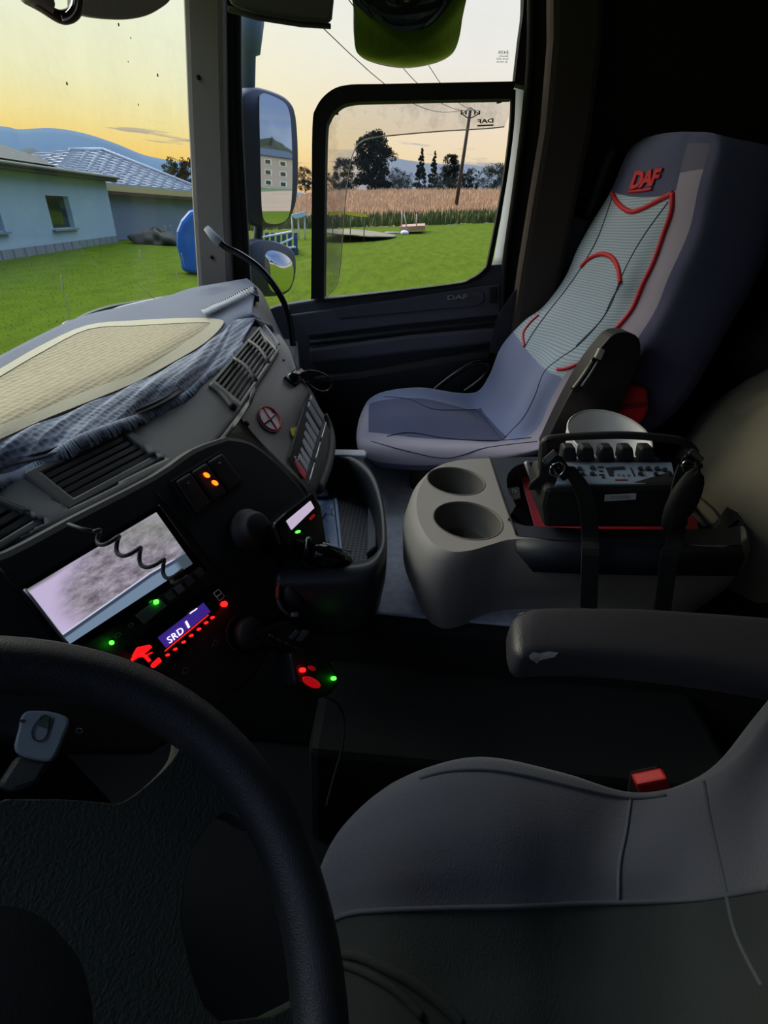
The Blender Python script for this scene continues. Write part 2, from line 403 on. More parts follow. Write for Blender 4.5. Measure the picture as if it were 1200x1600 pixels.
# hills
def hill(name, pts, dist, m, label):
    top = [PR(x, y, dist) for x, y in c2(pts, 5)]
    vs = []; n = len(top)
    for k, f in enumerate((0, .55, .85, 1)):
        for p in top:
            h = V((p.x, p.y, 0)).normalized()
            vs.append(V((p.x, p.y, 0))-h*dist*.35*(1-f)+V((0, 0, -4+(p.z+4)*f**.8)))
    for p in top: h = V((p.x, p.y, 0)).normalized(); vs.append(V((p.x, p.y, -4))+h*dist*.3)
    fs = [(k*n+i, k*n+i+1, (k+1)*n+i+1, (k+1)*n+i) for k in range(4) for i in range(n-1)]
    return tag(mk(name, vs, fs, m), label, 'hill')
hill('mountain', [(-500, 215), (-300, 200), (-120, 190), (0, 197), (30, 202), (80, 200), (130, 208), (180, 224), (222, 241), (262, 250), (300, 256), (360, 272), (430, 292), (520, 312)], 800, mat('haze_blue_mountain', (64, 98, 124), 1, var=.12, vscale=.01, emit=(70, 105, 140), estr=0), 'long haze-blue mountain ridge beyond the houses')  # distance haze is put into the mountain's blue colour
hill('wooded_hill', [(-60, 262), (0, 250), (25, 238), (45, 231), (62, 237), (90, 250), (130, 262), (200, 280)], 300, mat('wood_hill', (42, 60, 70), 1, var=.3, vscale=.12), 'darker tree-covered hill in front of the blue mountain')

# trees ------------------------------------------------------------
leafm = {k: mat('leaves_'+k, c, .9, var=.35, vscale=.6) for k, c in dict(dark=(34, 46, 30), mid=(42, 58, 32), warm=(70, 68, 40)).items()}
barkm = mat('bark', (66, 54, 44), .9, bump=.5, bscale=20)
def tree(name, px0, px1, py0, py1, dist, kind, lk, label, n=2600, trunk=.25, group=None):
    base = PR((px0+px1)/2, py1, dist); top = PR((px0+px1)/2, py0, dist); H = top.z-base.z; Wd = (PR(px1, py1, dist)-PR(px0, py1, dist)).length/2
    t = thing(name, label, 'tree', base, group)
    side = (PR(px1, py1, dist)-PR(px0, py1, dist)).normalized(); 
    tr = [base+V((0, 0, -.3)), base+V((.1, .1, H*.4)), base+V((0, 0, H*.9))]
    b = MB().tube(cr(tr, 4), [H*.022*(1-.09*i) for i in range(9)], 7)
    for k in range(7):
        a = k*2.4; z0 = H*(.35+.07*k); q = Wd*.6*(1 if kind != 'cone' else .5)
        b.tube([base+V((0, 0, z0)), base+V((math.cos(a)*q*.5, math.sin(a)*q*.5, z0+H*.06)), base+V((math.cos(a)*q, math.sin(a)*q, z0+H*.1))], [H*.009, H*.006, H*.002], 5)
    b.build('trunk', barkm, t)
    vs = []; fs = []
    clumps = []
    for k in range(110 if kind != 'cone' else 60):
        if kind == 'cone':
            f = random.uniform(.04, 1); rr = Wd*(1.02-f)*random.uniform(.5, 1); a = random.uniform(0, 2*pi); clumps.append((V((rr*math.cos(a), rr*math.sin(a), H*f)), Wd*.30*(1.25-f)))
        elif kind == 'bush':
            a = random.uniform(0, 2*pi); rr = Wd*math.sqrt(random.random())*.85; f = random.uniform(.02, .88)*(1-.35*(rr/Wd)**2); clumps.append((V((rr*math.cos(a), rr*math.sin(a), H*f)), min(Wd, H)*random.uniform(.12, .24)))
        else:
            a = random.uniform(0, 2*pi); f = random.uniform(.04, .93); env = (1-((f-.55)/.45)**2)**.5 if f > .55 else .9+.1*math.sin(f*20); rr = Wd*math.sqrt(random.random())*.88*max(.2, env); clumps.append((V((rr*math.cos(a), rr*math.sin(a), H*f)), Wd*random.uniform(.14, .30)))
    for i in range(int(n*3.4)):
        c, R_ = random.choice(clumps); d = V((random.gauss(0, 1), random.gauss(0, 1), random.gauss(0, 1))).normalized()*R_*random.random()**.4
        p = base+c+V((d.x, d.y, d.z*.8)); s = H*.019*random.uniform(.6, 1.4)
        u = V((random.gauss(0, 1), random.gauss(0, 1), random.gauss(0, 1))).normalized(); w = u.cross(V((.3, .5, .8))).normalized()
        k = len(vs); vs += [p-u*s, p+w*s*.6, p+u*s, p-w*s*.6]; fs.append((k, k+1, k+2, k+3))
    mk('foliage', vs, fs, leafm[lk], t, smooth=False, fixn=False)
    return t
tree('tall_tree', 548, 616, 204, 300, 105, 'round', 'dark', 'tall broad dark tree standing highest above the meadow', 5200)
tree('leafy_tree', 515, 560, 246, 300, 108, 'round', 'dark', 'lower rounded tree left of the tall broad tree', 2600)
tree('conifer_tree', 642, 666, 232, 300, 110, 'cone', 'dark', 'narrow pointed conifer nearest the tall broad tree', 1800)
tree('conifer_tree', 664, 684, 236, 300, 112, 'cone', 'dark', 'second pointed conifer, between the narrow one and the pole', 1800)
tree('leafy_tree', 684, 716, 238, 300, 110, 'round', 'dark', 'airy tree just left of the utility pole', 2000)
tree('leafy_tree', 716, 750, 256, 302, 108, 'bush', 'mid', 'bushy green tree just right of the utility pole', 2000)
tree('leafy_tree', 744, 806, 248, 302, 106, 'bush', 'mid', 'wide bushy green tree at the rear edge of the side window', 2600)
tree('leafy_bush', 606, 650, 276, 300, 104, 'bush', 'mid', 'low green bush between the tall tree and the conifers', 1600)
tree('leafy_bush', 660, 730, 272, 301, 103, 'bush', 'dark', 'low dark hedge bush at the foot of the utility pole', 1800)
tree('leafy_tree', 462, 492, 254, 298, 100, 'bush', 'dark', 'small tree seen between door mirror and black window bar', 1400)
tree('leafy_tree', 492, 530, 262, 300, 109, 'bush', 'warm', 'olive-brown bush behind the front edge of the wind deflector', 1600)
tree('leafy_tree', 258, 330, 238, 312, 60, 'bush', 'warm', 'brownish tree beside the front pillar, behind the tiled roof', 2600)

tree('leafy_tree', 600, 646, 258, 300, 112, 'bush', 'dark', 'dark tree filling the gap right behind the tall broad tree', 1800)
tree('leafy_tree', 675, 725, 250, 300, 116, 'bush', 'dark', 'dark tree behind the pointed conifers', 2200)
tree('leafy_tree', 785, 830, 256, 302, 112, 'bush', 'mid', 'green tree partly hidden by the rear window edge', 1600)
# utility pole + wires
def seg(mb, a, b, r, n=6): mb.tube([a, b], r, n)
pb = PR(715, 303, 60); ptp = PR(735, 172, 60)
t = thing('utility_pole', 'wooden utility pole with two insulator arms in the meadow', 'pole', pb)
MB().tube([pb-V((0, 0, 1)), ptp], [.2, .14], 8).build('pole', barkm, t)
b = MB(); b.tube([PR(722, 178, 60), PR(730, 184, 60), PR(737, 184, 60), PR(748, 178, 60)], .05, 5); b.tube([PR(722, 178, 60), PR(735, 168, 60), PR(748, 178, 60)], .04, 5); b.build('cross_arm', M['seal'], t)
for x in (721, 728, 742, 749): MB().tube([PR(x, 179, 60), PR(x, 173, 60)], .09, 6).build('insulator', M['seal'], t)
for k, (a, c, lab) in enumerate([((748, 173), (560, -110), 'uppermost thin black overhead power line crossing the sky'), ((742, 173), (500, -60), 'middle thin black overhead power line crossing the sky'), ((721, 173), (440, -20), 'lowest thin black overhead power line crossing the sky')]):
    A = PR(*a, 60); B = PR(*c, 22); mid = [A.lerp(B, i/12)-V((0, 0, 1.2*math.sin(pi*i/12))) for i in range(13)]
    tag(MB().tube(mid, .018, 5).build('power_line', M['seal']), lab, 'wire')

# houses -----------------------------------------------------------
def gp(px, py, z=GZ): v = ray(px, py); return v*(z/v.z)
A0 = gp(0, 407); A1 = gp(184, 378); dirA = (A1-A0); dirA.z = 0; dirA.normalize(); nA = V((dirA.y, -dirA.x, 0)); nA = nA if nA.dot(A0) < 0 else -nA
plA = (A0, nA)
stucco = mat('grey_stucco', (158, 174, 180), .9, bump=.4, bscale=12, var=.07, vscale=1.5)
plinth = pattern_mat('block_plinth', (88, 94, 96), (128, 132, 130), 2.2, kind='brick', rough=.9)
concrete = mat('grey_block_wall', (132, 136, 142), .95, bump=.4, bscale=8, var=.1, vscale=1)
fascia = mat('black_fascia', (28, 36, 34), .5)
hA = thing('house', 'low grey-blue rendered house with dark eaves and small windows', 'house', A1)
As = A0-dirA*16; zt = PP(168, 284, plA).z; zp = PP(183, 368, plA).z
back = -nA*3
outer = [(As-A0).dot(dirA), (A1-A0).dot(dirA)]
def wallpt(s, z, d=0): p = A0+dirA*s+nA*d; return V((p.x, p.y, z))
def AL(px, py): p = PP(px, py, plA); return ((p-A0).dot(dirA), p.z)
wins = [[AL(70, 305), AL(105, 307), AL(119, 356), AL(84, 358)], [AL(-30, 322), AL(-2, 328), AL(10, 362), AL(-18, 364)]]
wr = []
for q in wins:
    s0 = (q[0][0]+q[3][0])/2; s1 = (q[1][0]+q[2][0])/2; z1 = (q[0][1]+q[1][1])/2; z0 = (q[2][1]+q[3][1])/2; wr.append((s0, s1, z0, z1))
fv, ff = flat_fill([[(outer[0], zp), (outer[1], zp), (outer[1], zt), (outer[0], zt)]]+[[(a, c), (b_, c), (b_, d), (a, d)] for a, b_, c, d in wr])
mk('wall', [wallpt(v.x, v.y) for v in fv], ff, stucco, hA, smooth=False)
b = MB(); e1 = wallpt(outer[1], zp); e2 = wallpt(outer[1], zt)
b.add([e1, e1+back, e2+back, e2], [(0, 1, 2, 3)]); s1_ = wallpt(outer[0], zp); s2_ = wallpt(outer[0], zt); b.add([s1_, s1_+back, s2_+back, s2_], [(0, 1, 2, 3)]); b.add([s1_+back, e1+back, e2+back, s2_+back], [(0, 1, 2, 3)])
b.build('wall', stucco, hA, smooth=False)
b = MB(); lo = [wallpt(outer[0], GZ-.3, .06), wallpt(outer[1]+.06, GZ-.3, .06), wallpt(outer[1]+.06, GZ-.3, -3), wallpt(outer[0], GZ-.3, -3)]
b.prism(lo, [V((p.x, p.y, zp)) for p in lo]); b.build('plinth', plinth, hA, smooth=False)
lo = [wallpt(outer[0], zt, .45), wallpt(outer[1]+.4, zt, .45), wallpt(outer[1]+.4, zt, -3.2), wallpt(outer[0], zt, -3.2)]
MB().prism(lo, [V((p.x, p.y, zt+.22)) for p in lo]).build('roof', fascia, hA, smooth=False, bevel=.03)
MB().tube([wallpt(outer[0], zt+.2, .52), wallpt(outer[1]+.45, zt+.2, .52)], .07, 8).build('gutter', mat('gutter', (58, 70, 66), .4), hA)
wg = mat('house_window_glass', (22, 40, 30), .08, spec=.8); wf = mat('house_window_reveal', (190, 204, 214), .7)
for (a, c, z0, z1) in wr:
    lo = [wallpt(a, z0, -.22), wallpt(c, z0, -.22), wallpt(c, z1, -.22), wallpt(a, z1, -.22)]
    f_ = MB(); hi = [p+nA*.22 for p in lo]
    f_.add(lo+hi, [(i, (i+1) % 4, 4+(i+1) % 4, 4+i) for i in range(4)]); W_ = f_.build('window', wf, hA, smooth=False)
    mk('pane', lo, [(0, 1, 2, 3)], wg, W_, smooth=False)
    MB().box(wallpt((a+c)/2, z0-.03, .06), ((c-a)/2+.12, .08, .03), Matrix.Rotation(math.atan2(dirA.y, dirA.x), 3, 'Z')).build('sill', mat('window_sill', (120, 134, 140), .5), W_, smooth=False)
# tall roof at the far left, behind the first house
p0 = PR(-8, 262, 34)
t = thing('house', 'house behind with dark tiled gable roof, at the frame edge', 'house', V((p0.x, p0.y, GZ)))
ax = dirA; cx_ = PR(-40, 250, 36); zt2 = PR(20, 250, 36).z; zr2 = PR(0, 216, 36).z
MB().box(V((cx_.x, cx_.y, (zt2+GZ)/2))+ax*-1.0, (3.2, 3, (zt2-GZ)/2), Matrix.Rotation(math.atan2(ax.y, ax.x), 3, 'Z')).build('wall', concrete, t, smooth=False)
rr_ = Matrix.Rotation(math.atan2(ax.y, ax.x), 3, 'Z'); c_ = V((cx_.x, cx_.y, 0))+ax*-1.0
q = [c_+rr_@V((sx*3.6, sy*3.5, zt2-.1)) for sx, sy in ((-1, -1), (1, -1), (1, 1), (-1, 1))]; tp = [c_+rr_@V((-2, 0, zr2)), c_+rr_@V((2.0, 0, zr2))]
mk('roof', q+tp, [(0, 1, 5, 4), (1, 2, 5), (2, 3, 4, 5), (3, 0, 4), (0, 1, 2, 3)], pattern_mat('dark_roof_tiles', (50, 50, 50), (92, 88, 84), 3, kind='wave'), t, smooth=False)

# second house with hipped, frosted-looking tile roof
rB = 33
hB = thing('house', 'unfinished grey block house under a pale hipped tile roof', 'house', gp(262, 378))
B0 = gp(176, 375); B1 = gp(330, 370); dB = (B1-B0); dB.z = 0; dB.normalize(); nB = V((dB.y, -dB.x, 0)); nB = nB if nB.dot(B0) < 0 else -nB
plB = (B0, nB); zE = PP(235, 303, plB).z
L0 = B0-dB*3.2; L1 = B0+dB*((PP(302, 306, plB)-B0).dot(dB)+.2)
def up(p, z): return V((p.x, p.y, z))
lo = [up(L0, GZ-.3), up(L1, GZ-.3), up(L1-nB*9, GZ-.3), up(L0-nB*9, GZ-.3)]
MB().prism(lo, [up(p, zE) for p in lo]).build('wall', concrete, hB, smooth=False)
lo = [up(L0-dB*.5+nB*.5, zE), up(L1+dB*.5+nB*.5, zE), up(L1+dB*.5-nB*9.5, zE), up(L0-dB*.5-nB*9.5, zE)]
MB().prism(lo, [p+V((0, 0, .28)) for p in lo]).build('fascia_board', mat('timber_fascia', (206, 176, 116), .8), hB, smooth=False)
MB().prism([p-V((0, 0, .16)) for p in lo], lo).build('eave_beam', mat('brown_beam', (92, 60, 44), .8), hB, smooth=False)
q = [p+V((0, 0, .28)) for p in lo]
plM = (L0-nB*4.5, nB); r1_ = PP(110, 238, plM); r2_ = PP(160, 237, plM)
tile = pattern_mat('pale_roof_tiles', (116, 122, 130), (226, 230, 234), 1.0, kind='brick', rough=.5, bump=1, stretch=(1, 1, 1))
# stepped tile courses on each roof face
def courses(a, b_, c, d, n, name):
    """a-b eave, d-c top edge"""
    m = MB()
    for i in range(n):
        t0, t1 = i/n, (i+1)/n
        p0, p1 = a.lerp(d, t0), b_.lerp(c, t0); p2, p3 = b_.lerp(c, t1), a.lerp(d, t1); h = V((0, 0, .10))
        m.prism([p0, p1, p2, p3], [p0+h, p1+h, p2, p3])
        w = (p1-p0).length; k = max(1, int(w/.9))
        for j in range(k):
            u0 = (j+.2)/k; u1 = (j+.5)/k; g = V((0, 0, .07))
            m.prism([p0.lerp(p1, u0)+h, p0.lerp(p1, u1)+h, p3.lerp(p2, u1), p3.lerp(p2, u0)], [p0.lerp(p1, u0)+h+g, p0.lerp(p1, u1)+h+g, p3.lerp(p2, u1)+g, p3.lerp(p2, u0)+g])
    return m.build(name, tilem, hB, smooth=False)
tilem = mat('pale_roof_tile', (176, 176, 180), .45, var=.25, vscale=3)
courses(q[0], q[1], r2_, r1_, 12, 'roof'); courses(q[1], q[2], r2_, r2_+V((.02, 0, 0)), 12, 'roof')
courses(q[2], q[3], r1_, r2_, 8, 'roof'); courses(q[3], q[0], r1_, r1_+V((.02, 0, 0)), 8, 'roof')
MB().tube([r1_+V((0, 0, .1)), r2_+V((0, 0, .1))], .12, 8).build('ridge_cap', tilem, hB)
MB().tube([r2_+V((0, 0, .1)), q[1]+V((0, 0, .15))], .12, 8).build('ridge_cap', tilem, hB)
# dark heap and blue sheet
def lump(name, c, rx, ry, rz, m, label=None, cat=None, parent=None, noise=.15, seedv=1, n=20, **k):
    rnd = random.Random(seedv); vs = []; fs = []; ph = [rnd.uniform(0, 6) for _ in range(6)]
    for i in range(n+1):
        th = pi*i/n
        for j in range(2*n):
            a = pi*j/n; d = 1+noise*(math.sin(3*a+ph[0])*math.sin(2*th+ph[1])+.5*math.sin(7*a+ph[2])*math.sin(5*th+ph[3]))
            vs.append(V(c)+V((rx*math.sin(th)*math.cos(a)*d, ry*math.sin(th)*math.sin(a)*d, rz*math.cos(th)*d)))
    for i in range(n):
        for j in range(2*n): fs.append((i*2*n+j, i*2*n+(j+1) % (2*n), (i+1)*2*n+(j+1) % (2*n), (i+1)*2*n+j))
    o = mk(name, vs, fs, m, parent, **k)
    if label: tag(o, label, cat)
    return o
g1 = gp(248, 381); lump('rubble_heap', g1+V((0, 0, .15)), 1.3, 1.1, .5, mat('rubble', (66, 62, 52), .95, bump=1, bscale=6, var=.5, vscale=3), 'dark heap of rubble beside the unfinished house', 'heap', noise=.3)
gb = gp(300, 430); plS = (gb, V((-gb.x, -gb.y, 0)).normalized())
def folded(pxs, pl, th): return plate(pxs, pl, -th, 0)
vs1 = []
sheet = [(276, 362), (283, 345), (296, 330), (330, 322), (340, 430), (305, 428), (284, 424), (282, 405), (276, 385)]
sh = pplate('blue_tarpaulin', sheet, plS, -.9, 0, mat('blue_tarp', (28, 104, 190), .5, bump=.6, bscale=6, var=.25, vscale=2), bevel=.12)
tag(sh, 'bright blue tarpaulin bundle standing on the lawn beside the pillar', 'tarpaulin')

# trailer / blue crates behind the door mirror
tb = gp(446, 395); tb2 = PR(458, 392, 26)
t = thing('flatbed_trailer', 'blue stake-sided trailer with white rails behind the mirror', 'trailer', V((tb2.x, tb2.y, tb2.z)))
plT = (tb2, V((-tb2.x, -tb2.y, 0)).normalized()); bluem = mat('blue_crate', (44, 76, 128), .5)
for i in range(7): 
    x = 405+i*9; pplate('side_board', [(x, 364), (x+6, 363), (x+6, 396), (x, 398)], plT, -.12, 0, bluem, t)
pplate('load_bed', [(396, 392), (466, 388), (466, 400), (396, 404)], plT, -2.2, -.1, mat('trailer_bed', (52, 56, 62), .6), t)
for a, c in (((404, 372), (456, 362)), ((430, 385), (458, 372)), ((404, 392), (462, 386))): MB().tube([PP(*a, plT), PP(*c, plT)], .05, 6).build('rail', M['white'], t)
MB().tube([PP(425, 398, plT)-plT[1]*.3+V((0, 0, .05)), PP(425, 398, plT)-plT[1]*.55+V((0, 0, .05))], .32, 16).build('wheel', M['seal'], t)
tw = PR(470, 342, 34); plW = (tw, V((-tw.x, -tw.y, 0)).normalized())
t = thing('garden_table', 'pale blue-white table top on thin legs near the mirror', 'table', up(tw, land(math.atan2(tw.y, tw.x), 34)))
pplate('table_top', [(452, 337), (472, 331), (482, 336), (462, 342)], plW, -1.2, -.4, mat('pale_top', (190, 220, 232), .4), t)
for x in (456, 466, 476): MB().tube([PP(x, 338, plW)-plW[1]*.8, up(PP(x, 338, plW)-plW[1]*.8, land(math.atan2(tw.y, tw.x), 34))], .05, 6).build('leg', M['white'], t)
# play frame / boards on the lawn edge, yellow hose arc
wood = mat('raw_board', (176, 138, 110), .8, var=.15, vscale=3)
c0 = PR(655, 357, 38); plF = (c0, V((-c0.x, -c0.y, 0)).normalized())
t = thing('timber_platform', 'low wooden platform with thin upright stakes on the lawn', 'platform', c0)
dk = [PP(x, y, plF) for x, y in ((626, 354), (664, 352), (664, 359), (626, 361))]
MB().prism([p+plF[1]*1.0 for p in dk], [p-plF[1]*1.2+V((0, 0, .1)) for p in dk]).build('deck', wood, t, smooth=False)
for x, y0, y1, x1 in ((629, 330, 355, 628), (632, 334, 355, 636), (651, 334, 354, 651)): MB().tube([PP(x1, y1, plF)+plF[1]*.9, PP(x, y0, plF)+plF[1]*.9], .045, 6).build('stake', mat('pale_stake', (206, 180, 160), .8), t)
MB().tube([PP(603, 363, plF)+plF[1], PP(626, 363, plF)+plF[1]], .06, 6).build('board', mat('pale_board', (196, 190, 180), .8), t)
lump('white_bucket_lid', PP(633, 363, plF)+plF[1]*1.3, .28, .28, .16, M['white'], 'small white rounded object lying at the wooden platform', 'lid', noise=.02, n=8)
c1_ = PR(540, 345, 32); plY = (c1_, V((-c1_.x, -c1_.y, 0)).normalized())
yy = MB(); yy.prism(*[[p for p in s_] for s_ in plate([(514, 331), (535, 329), (556, 332), (573, 334), (575, 339), (556, 338), (535, 334), (514, 337)], plY, -.08, 0)])
t = thing('slide', 'yellow garden slide edge behind the wind deflector', 'slide', up(c1_, land(math.atan2(c1_.y, c1_.x), 32)))
yy.build('chute', mat('yellow_plastic', (232, 206, 70), .4), t, smooth=False)
for x in (520, 548, 570): MB().tube([PP(x, 335, plY)-plY[1]*.05, up(PP(x, 335, plY)-plY[1]*.05, land(math.atan2(c1_.y, c1_.x), 32))], .03, 6).build('leg', mat('slide_leg', (84, 96, 50), .6), t)
lump('earth_patch', PR(560, 364, 36), 4.5, 2.4, .12, mat('bare_earth', (130, 120, 92), .95, var=.2, vscale=1.5), 'bare brown earth patch on the lawn near the platform', 'earth', noise=.1, n=12)

# apartment block behind the truck (visible in the door mirror) built after the mirror direction is known
def block(c, w, d, h, ang):
    t = thing('apartment_house', 'pale grey apartment house reflected in the large door mirror', 'building', c)
    rz = Matrix.Rotation(ang, 3, 'Z'); c = V(c)
    MB().box(c+V((0, 0, h/2)), (w/2, d/2, h/2), rz).build('wall', mat('pale_render', (132, 128, 126), .9, var=.1, vscale=.6), t, smooth=False)
    b = MB(); q = [c+rz@V((sx*(w/2+.6), sy*(d/2+.6), h)) for sx, sy in ((-1, -1), (1, -1), (1, 1), (-1, 1))]
    b.add(q+[c+rz@V((-w/4, 0, h+2.0)), c+rz@V((w/4, 0, h+2.0))], [(0, 1, 5, 4), (1, 2, 5), (2, 3, 4, 5), (3, 0, 4), (0, 1, 2, 3)]).build('roof', fascia, t, smooth=False)
    for i in range(4):
        for j in range(3):
            wd = MB().box(c+rz@V((-w/2+w*(i+.5)/4, d/2, 1.6+j*2.7)), (w*.055, .08, .65), rz).build('window', wf, t, smooth=False)
            MB().box(c+rz@V((-w/2+w*(i+.5)/4, d/2+.05, 1.6+j*2.7)), (w*.045, .06, .55), rz).build('pane', wg, wd, smooth=False)
block((34, -190, land(math.atan2(-190, 34), 190)-.2), 19, 12, 8.6, 0)
for i, (x, y, w) in enumerate(((14, -206, 16), (38, -214, 18), (62, -206, 15))):
    lump('dark_tree_mass', (x, y, GZ+5), w, 5, 9, leafm['dark'], ['dark trees left of', 'dark trees behind', 'dark trees right of'][i]+' the apartment house, reflected in the mirror', 'trees', noise=.2, seedv=i, n=14)

# ================================================================= THE CAB SHELL
DX = 1.62*U                                    # passenger door plane
def wallbox(name, lo, hi, m, kind='structure', parent=None, **k):
    lo, hi = V(lo), V(hi); c = (lo+hi)/2; h = (hi-lo)/2
    o = MB().box(c, h).build(name, m, parent, smooth=False, **k)
    return tag(o, kind=kind) if not parent else o
FZ = -1.05*U; CZ = .66*U; RY = -1.22*U; LX = -.50*U
wallbox('floor', (LX, RY, FZ-.05), (DX+.05, .95*U, FZ), M['floor'])
wallbox('ceiling', (LX-.05, RY, CZ), (DX+.1, .60*U, CZ+.05), M['wall'])
wallbox('wall_rear', (LX-.05, RY-.05, FZ), (DX+.1, RY, CZ), M['wall'])
# driver's side wall: sill, header, unseen window opening shrunk to dim the driver's seat
wallbox('wall_left', (LX-.05, RY, FZ), (LX, .78*U, .06*U), M['dash_dark'])
wallbox('wall_left', (LX-.05, RY, .06*U), (LX, -.15*U, CZ), M['dash_dark'])
wallbox('wall_left', (LX-.05, -.15*U, .40*U), (LX, .62*U, CZ), M['dash_dark'])
# wall behind the passenger door and dark B-pillar zone
PD = (V((DX, 0, 0)), V((-1, 0, 0)))
def xpoly(name, pxy, x, th, m, parent=None, k='structure', **kw):
    """upright panel at x*U whose outline is read from directions, th metres thick away from the cab"""
    a = [PX(px, py, x) for px, py in pxy]; o = MB().prism(a, [p+V((th, 0, 0)) for p in a]).build(name, m, parent, smooth=False, **kw)
    return tag(o, kind=k) if not parent else o
bp_in = [PX(826, -120, 1.6), PX(833, 0, 1.6), PX(828, 137, 1.6), PX(808, 300, 1.6), PX(792, 412, 1.6), PX(787, 500, 1.6), PX(776, 560, 1.6), PX(770, 640, 1.6), PX(764, 720, 1.6), PX(760, 900, 1.6)]
poly = [V((p.x, p.y, p.z)) for p in bp_in]
poly = [V((poly[0].x, poly[0].y, CZ))]+poly+[V((poly[-1].x, poly[-1].y, FZ)), V((poly[0].x, RY, FZ)), V((poly[0].x, RY, CZ))]
tag(MB().prism(poly, [p+V((.06, 0, 0)) for p in poly]).build('wall_right', M['wall'], smooth=False), kind='structure')
# rubber door seal running along the wall edge
tag(MB().tube(cr([p+V((-.006, .006, 0)) for p in bp_in], 4), .012, 8).build('trim_1', M['seal']), kind='structure')
pil = [PX(x, y, 1.5) for x, y in ((862, -80), (862, 60), (850, 200), (830, 320), (812, 430), (800, 520), (790, 600))]
sp = [p+V((0, -.14, 0)) for p in pil[::-1]]
tag(MB().prism(pil+sp, [p+V((.08, 0, 0)) for p in pil+sp]).build('trim_2', mat('pillar_fabric', (66, 58, 54), .9, bump=.4, bscale=300), smooth=False, bevel=.02), kind='structure')

# ---- passenger door
door = thing('door_1', None, None, V((DX, 0, FZ)), kind='structure')
# lower panel, top edge = window sill
sill = [(380, 505), (405, 488), (432, 478), (500, 467), (620, 455), (700, 446), (745, 437), (762, 424), (767, 414), (789, 412), (787, 500)]
lowr = [(776, 560), (770, 700), (760, 980), (380, 980)]
xpoly('door_panel', sill+lowr, 1.62, .05, M['door'], door, bevel=.006)
# raised belt section with the badge, ridge line, pocket lip
xpoly('belt_trim', [(452, 492), (620, 468), (752, 447), (782, 444), (783, 494), (742, 497), (620, 509), (480, 526)], 1.606, .012, M['door'], door, bevel=.006)
xpoly('badge_recess', [(520, 482), (745, 452), (756, 456), (757, 470), (745, 478), (530, 498)], 1.601, .006, mat('badge_recess', (84, 86, 96), .5), door, bevel=.003)
xpoly('grip_recess', [(765, 450), (776, 448), (776, 472), (765, 474)], 1.600, .006, M['dash_dark'], door, bevel=.003)
ridge = [(484, 536), (560, 527), (640, 517), (737, 507), (780, 503)]
MB().tube([PX(x, y, 1.597) for x, y in c2(ridge, 4)], .010, 8).build('ridge', M['dash_dark'], door)
xpoly('armrest_ledge', [(482, 545), (640, 524), (780, 512), (778, 536), (640, 552), (520, 566), (484, 572)], 1.585, .045, M['door'], door, bevel=.012)
xpoly('map_pocket', [(488, 590), (560, 583), (690, 560), (770, 548), (768, 640), (740, 700), (500, 720)], 1.56, .06, M['black'], door, bevel=.02)
MB().tube([PX(x, y, 1.53) for x, y in c2([(675, 612), (705, 588), (735, 570), (752, 566), (764, 572), (752, 592), (722, 614)], 4)], .010, 8).build('pull_handle', M['gloss'], door)
lettering('logo', 'DAF', PX(699, 468.5, 1.599), PX(730.5, 466.5, 1.599), PX(699, 461.5, 1.599), .003, M['silver'], door, bold=.03)
# window frame: rubber bars in the door plane
fo = [(486, 468), (487, 340), (488, 200), (494, 168), (512, 145), (540, 133), (600, 131), (805, 127)]
fi = [(506, 466), (507, 340), (509, 212), (514, 186), (524, 172), (545, 161), (600, 158), (800, 154)]
ro = [(805, 127), (827, 135), (809, 290), (790, 412)]
def bar(name, a, b, x, th, m, parent, **k):
    a = c2(a, 4); b = c2(b, 4); lo = [PX(*p, x) for p in a]; lo2 = [PX(*p, x) for p in b]; mb = MB()
    n = len(a); d = V((th, 0, 0)); vs = lo+lo2+[p+d for p in lo]+[p+d for p in lo2]; fs = []
    for i in range(n-1):
        fs += [(i, i+1, n+i+1, n+i), (2*n+i, 3*n+i, 3*n+i+1, 2*n+i+1), (i, 2*n+i, 2*n+i+1, i+1), (n+i, n+i+1, 3*n+i+1, 3*n+i)]
    fs += [(0, n, 3*n, 2*n), (n-1, 3*n-1, 4*n-1, 2*n-1)]
    return mb.add(vs, fs).build(name, m, parent, smooth=False, **k)
bar('window_frame', fo, fi, 1.60, .05, M['frame'], door)
bar('frame_edge', [(800, 140), (797, 200), (785, 290), (764, 400), (757, 420), (735, 436), (700, 445), (505, 468)], [(806, 140), (803, 200), (791, 290), (770, 405), (762, 424), (740, 440), (700, 449), (505, 472)], 1.605, .03, M['frame'], door)
dl = cr([PX(x, y, 1.70) for x, y in ((803, 128), (800, 210), (786, 320), (770, 412))], 5); dr_ = cr([PX(x, y, 1.625) for x, y in ((828, 128), (818, 220), (803, 330), (790, 414))], 5); nd = len(dl)
mk('door_return', dl+dr_, [(i, i+1, nd+i+1, nd+i) for i in range(nd-1)], M['door_pale'], door, fixn='open', solid=.01)
bar('window_frame', [(818, -60), (818, 10), (812, 60), (804, 130)], [(836, -60), (835, 10), (832, 80), (826, 136)], 1.605, .05, M['frame'], door)
pane_px = [(368, -70), (825, -70), (822, 20), (805, 128), (797, 200), (764, 412), (735, 437), (620, 456), (486, 470), (380, 492)]
pv = [PX(x, y, 1.635) for x, y in pane_px]
mk('window_pane', pv, [tuple(range(len(pv)))], M['glass'], door, smooth=False)
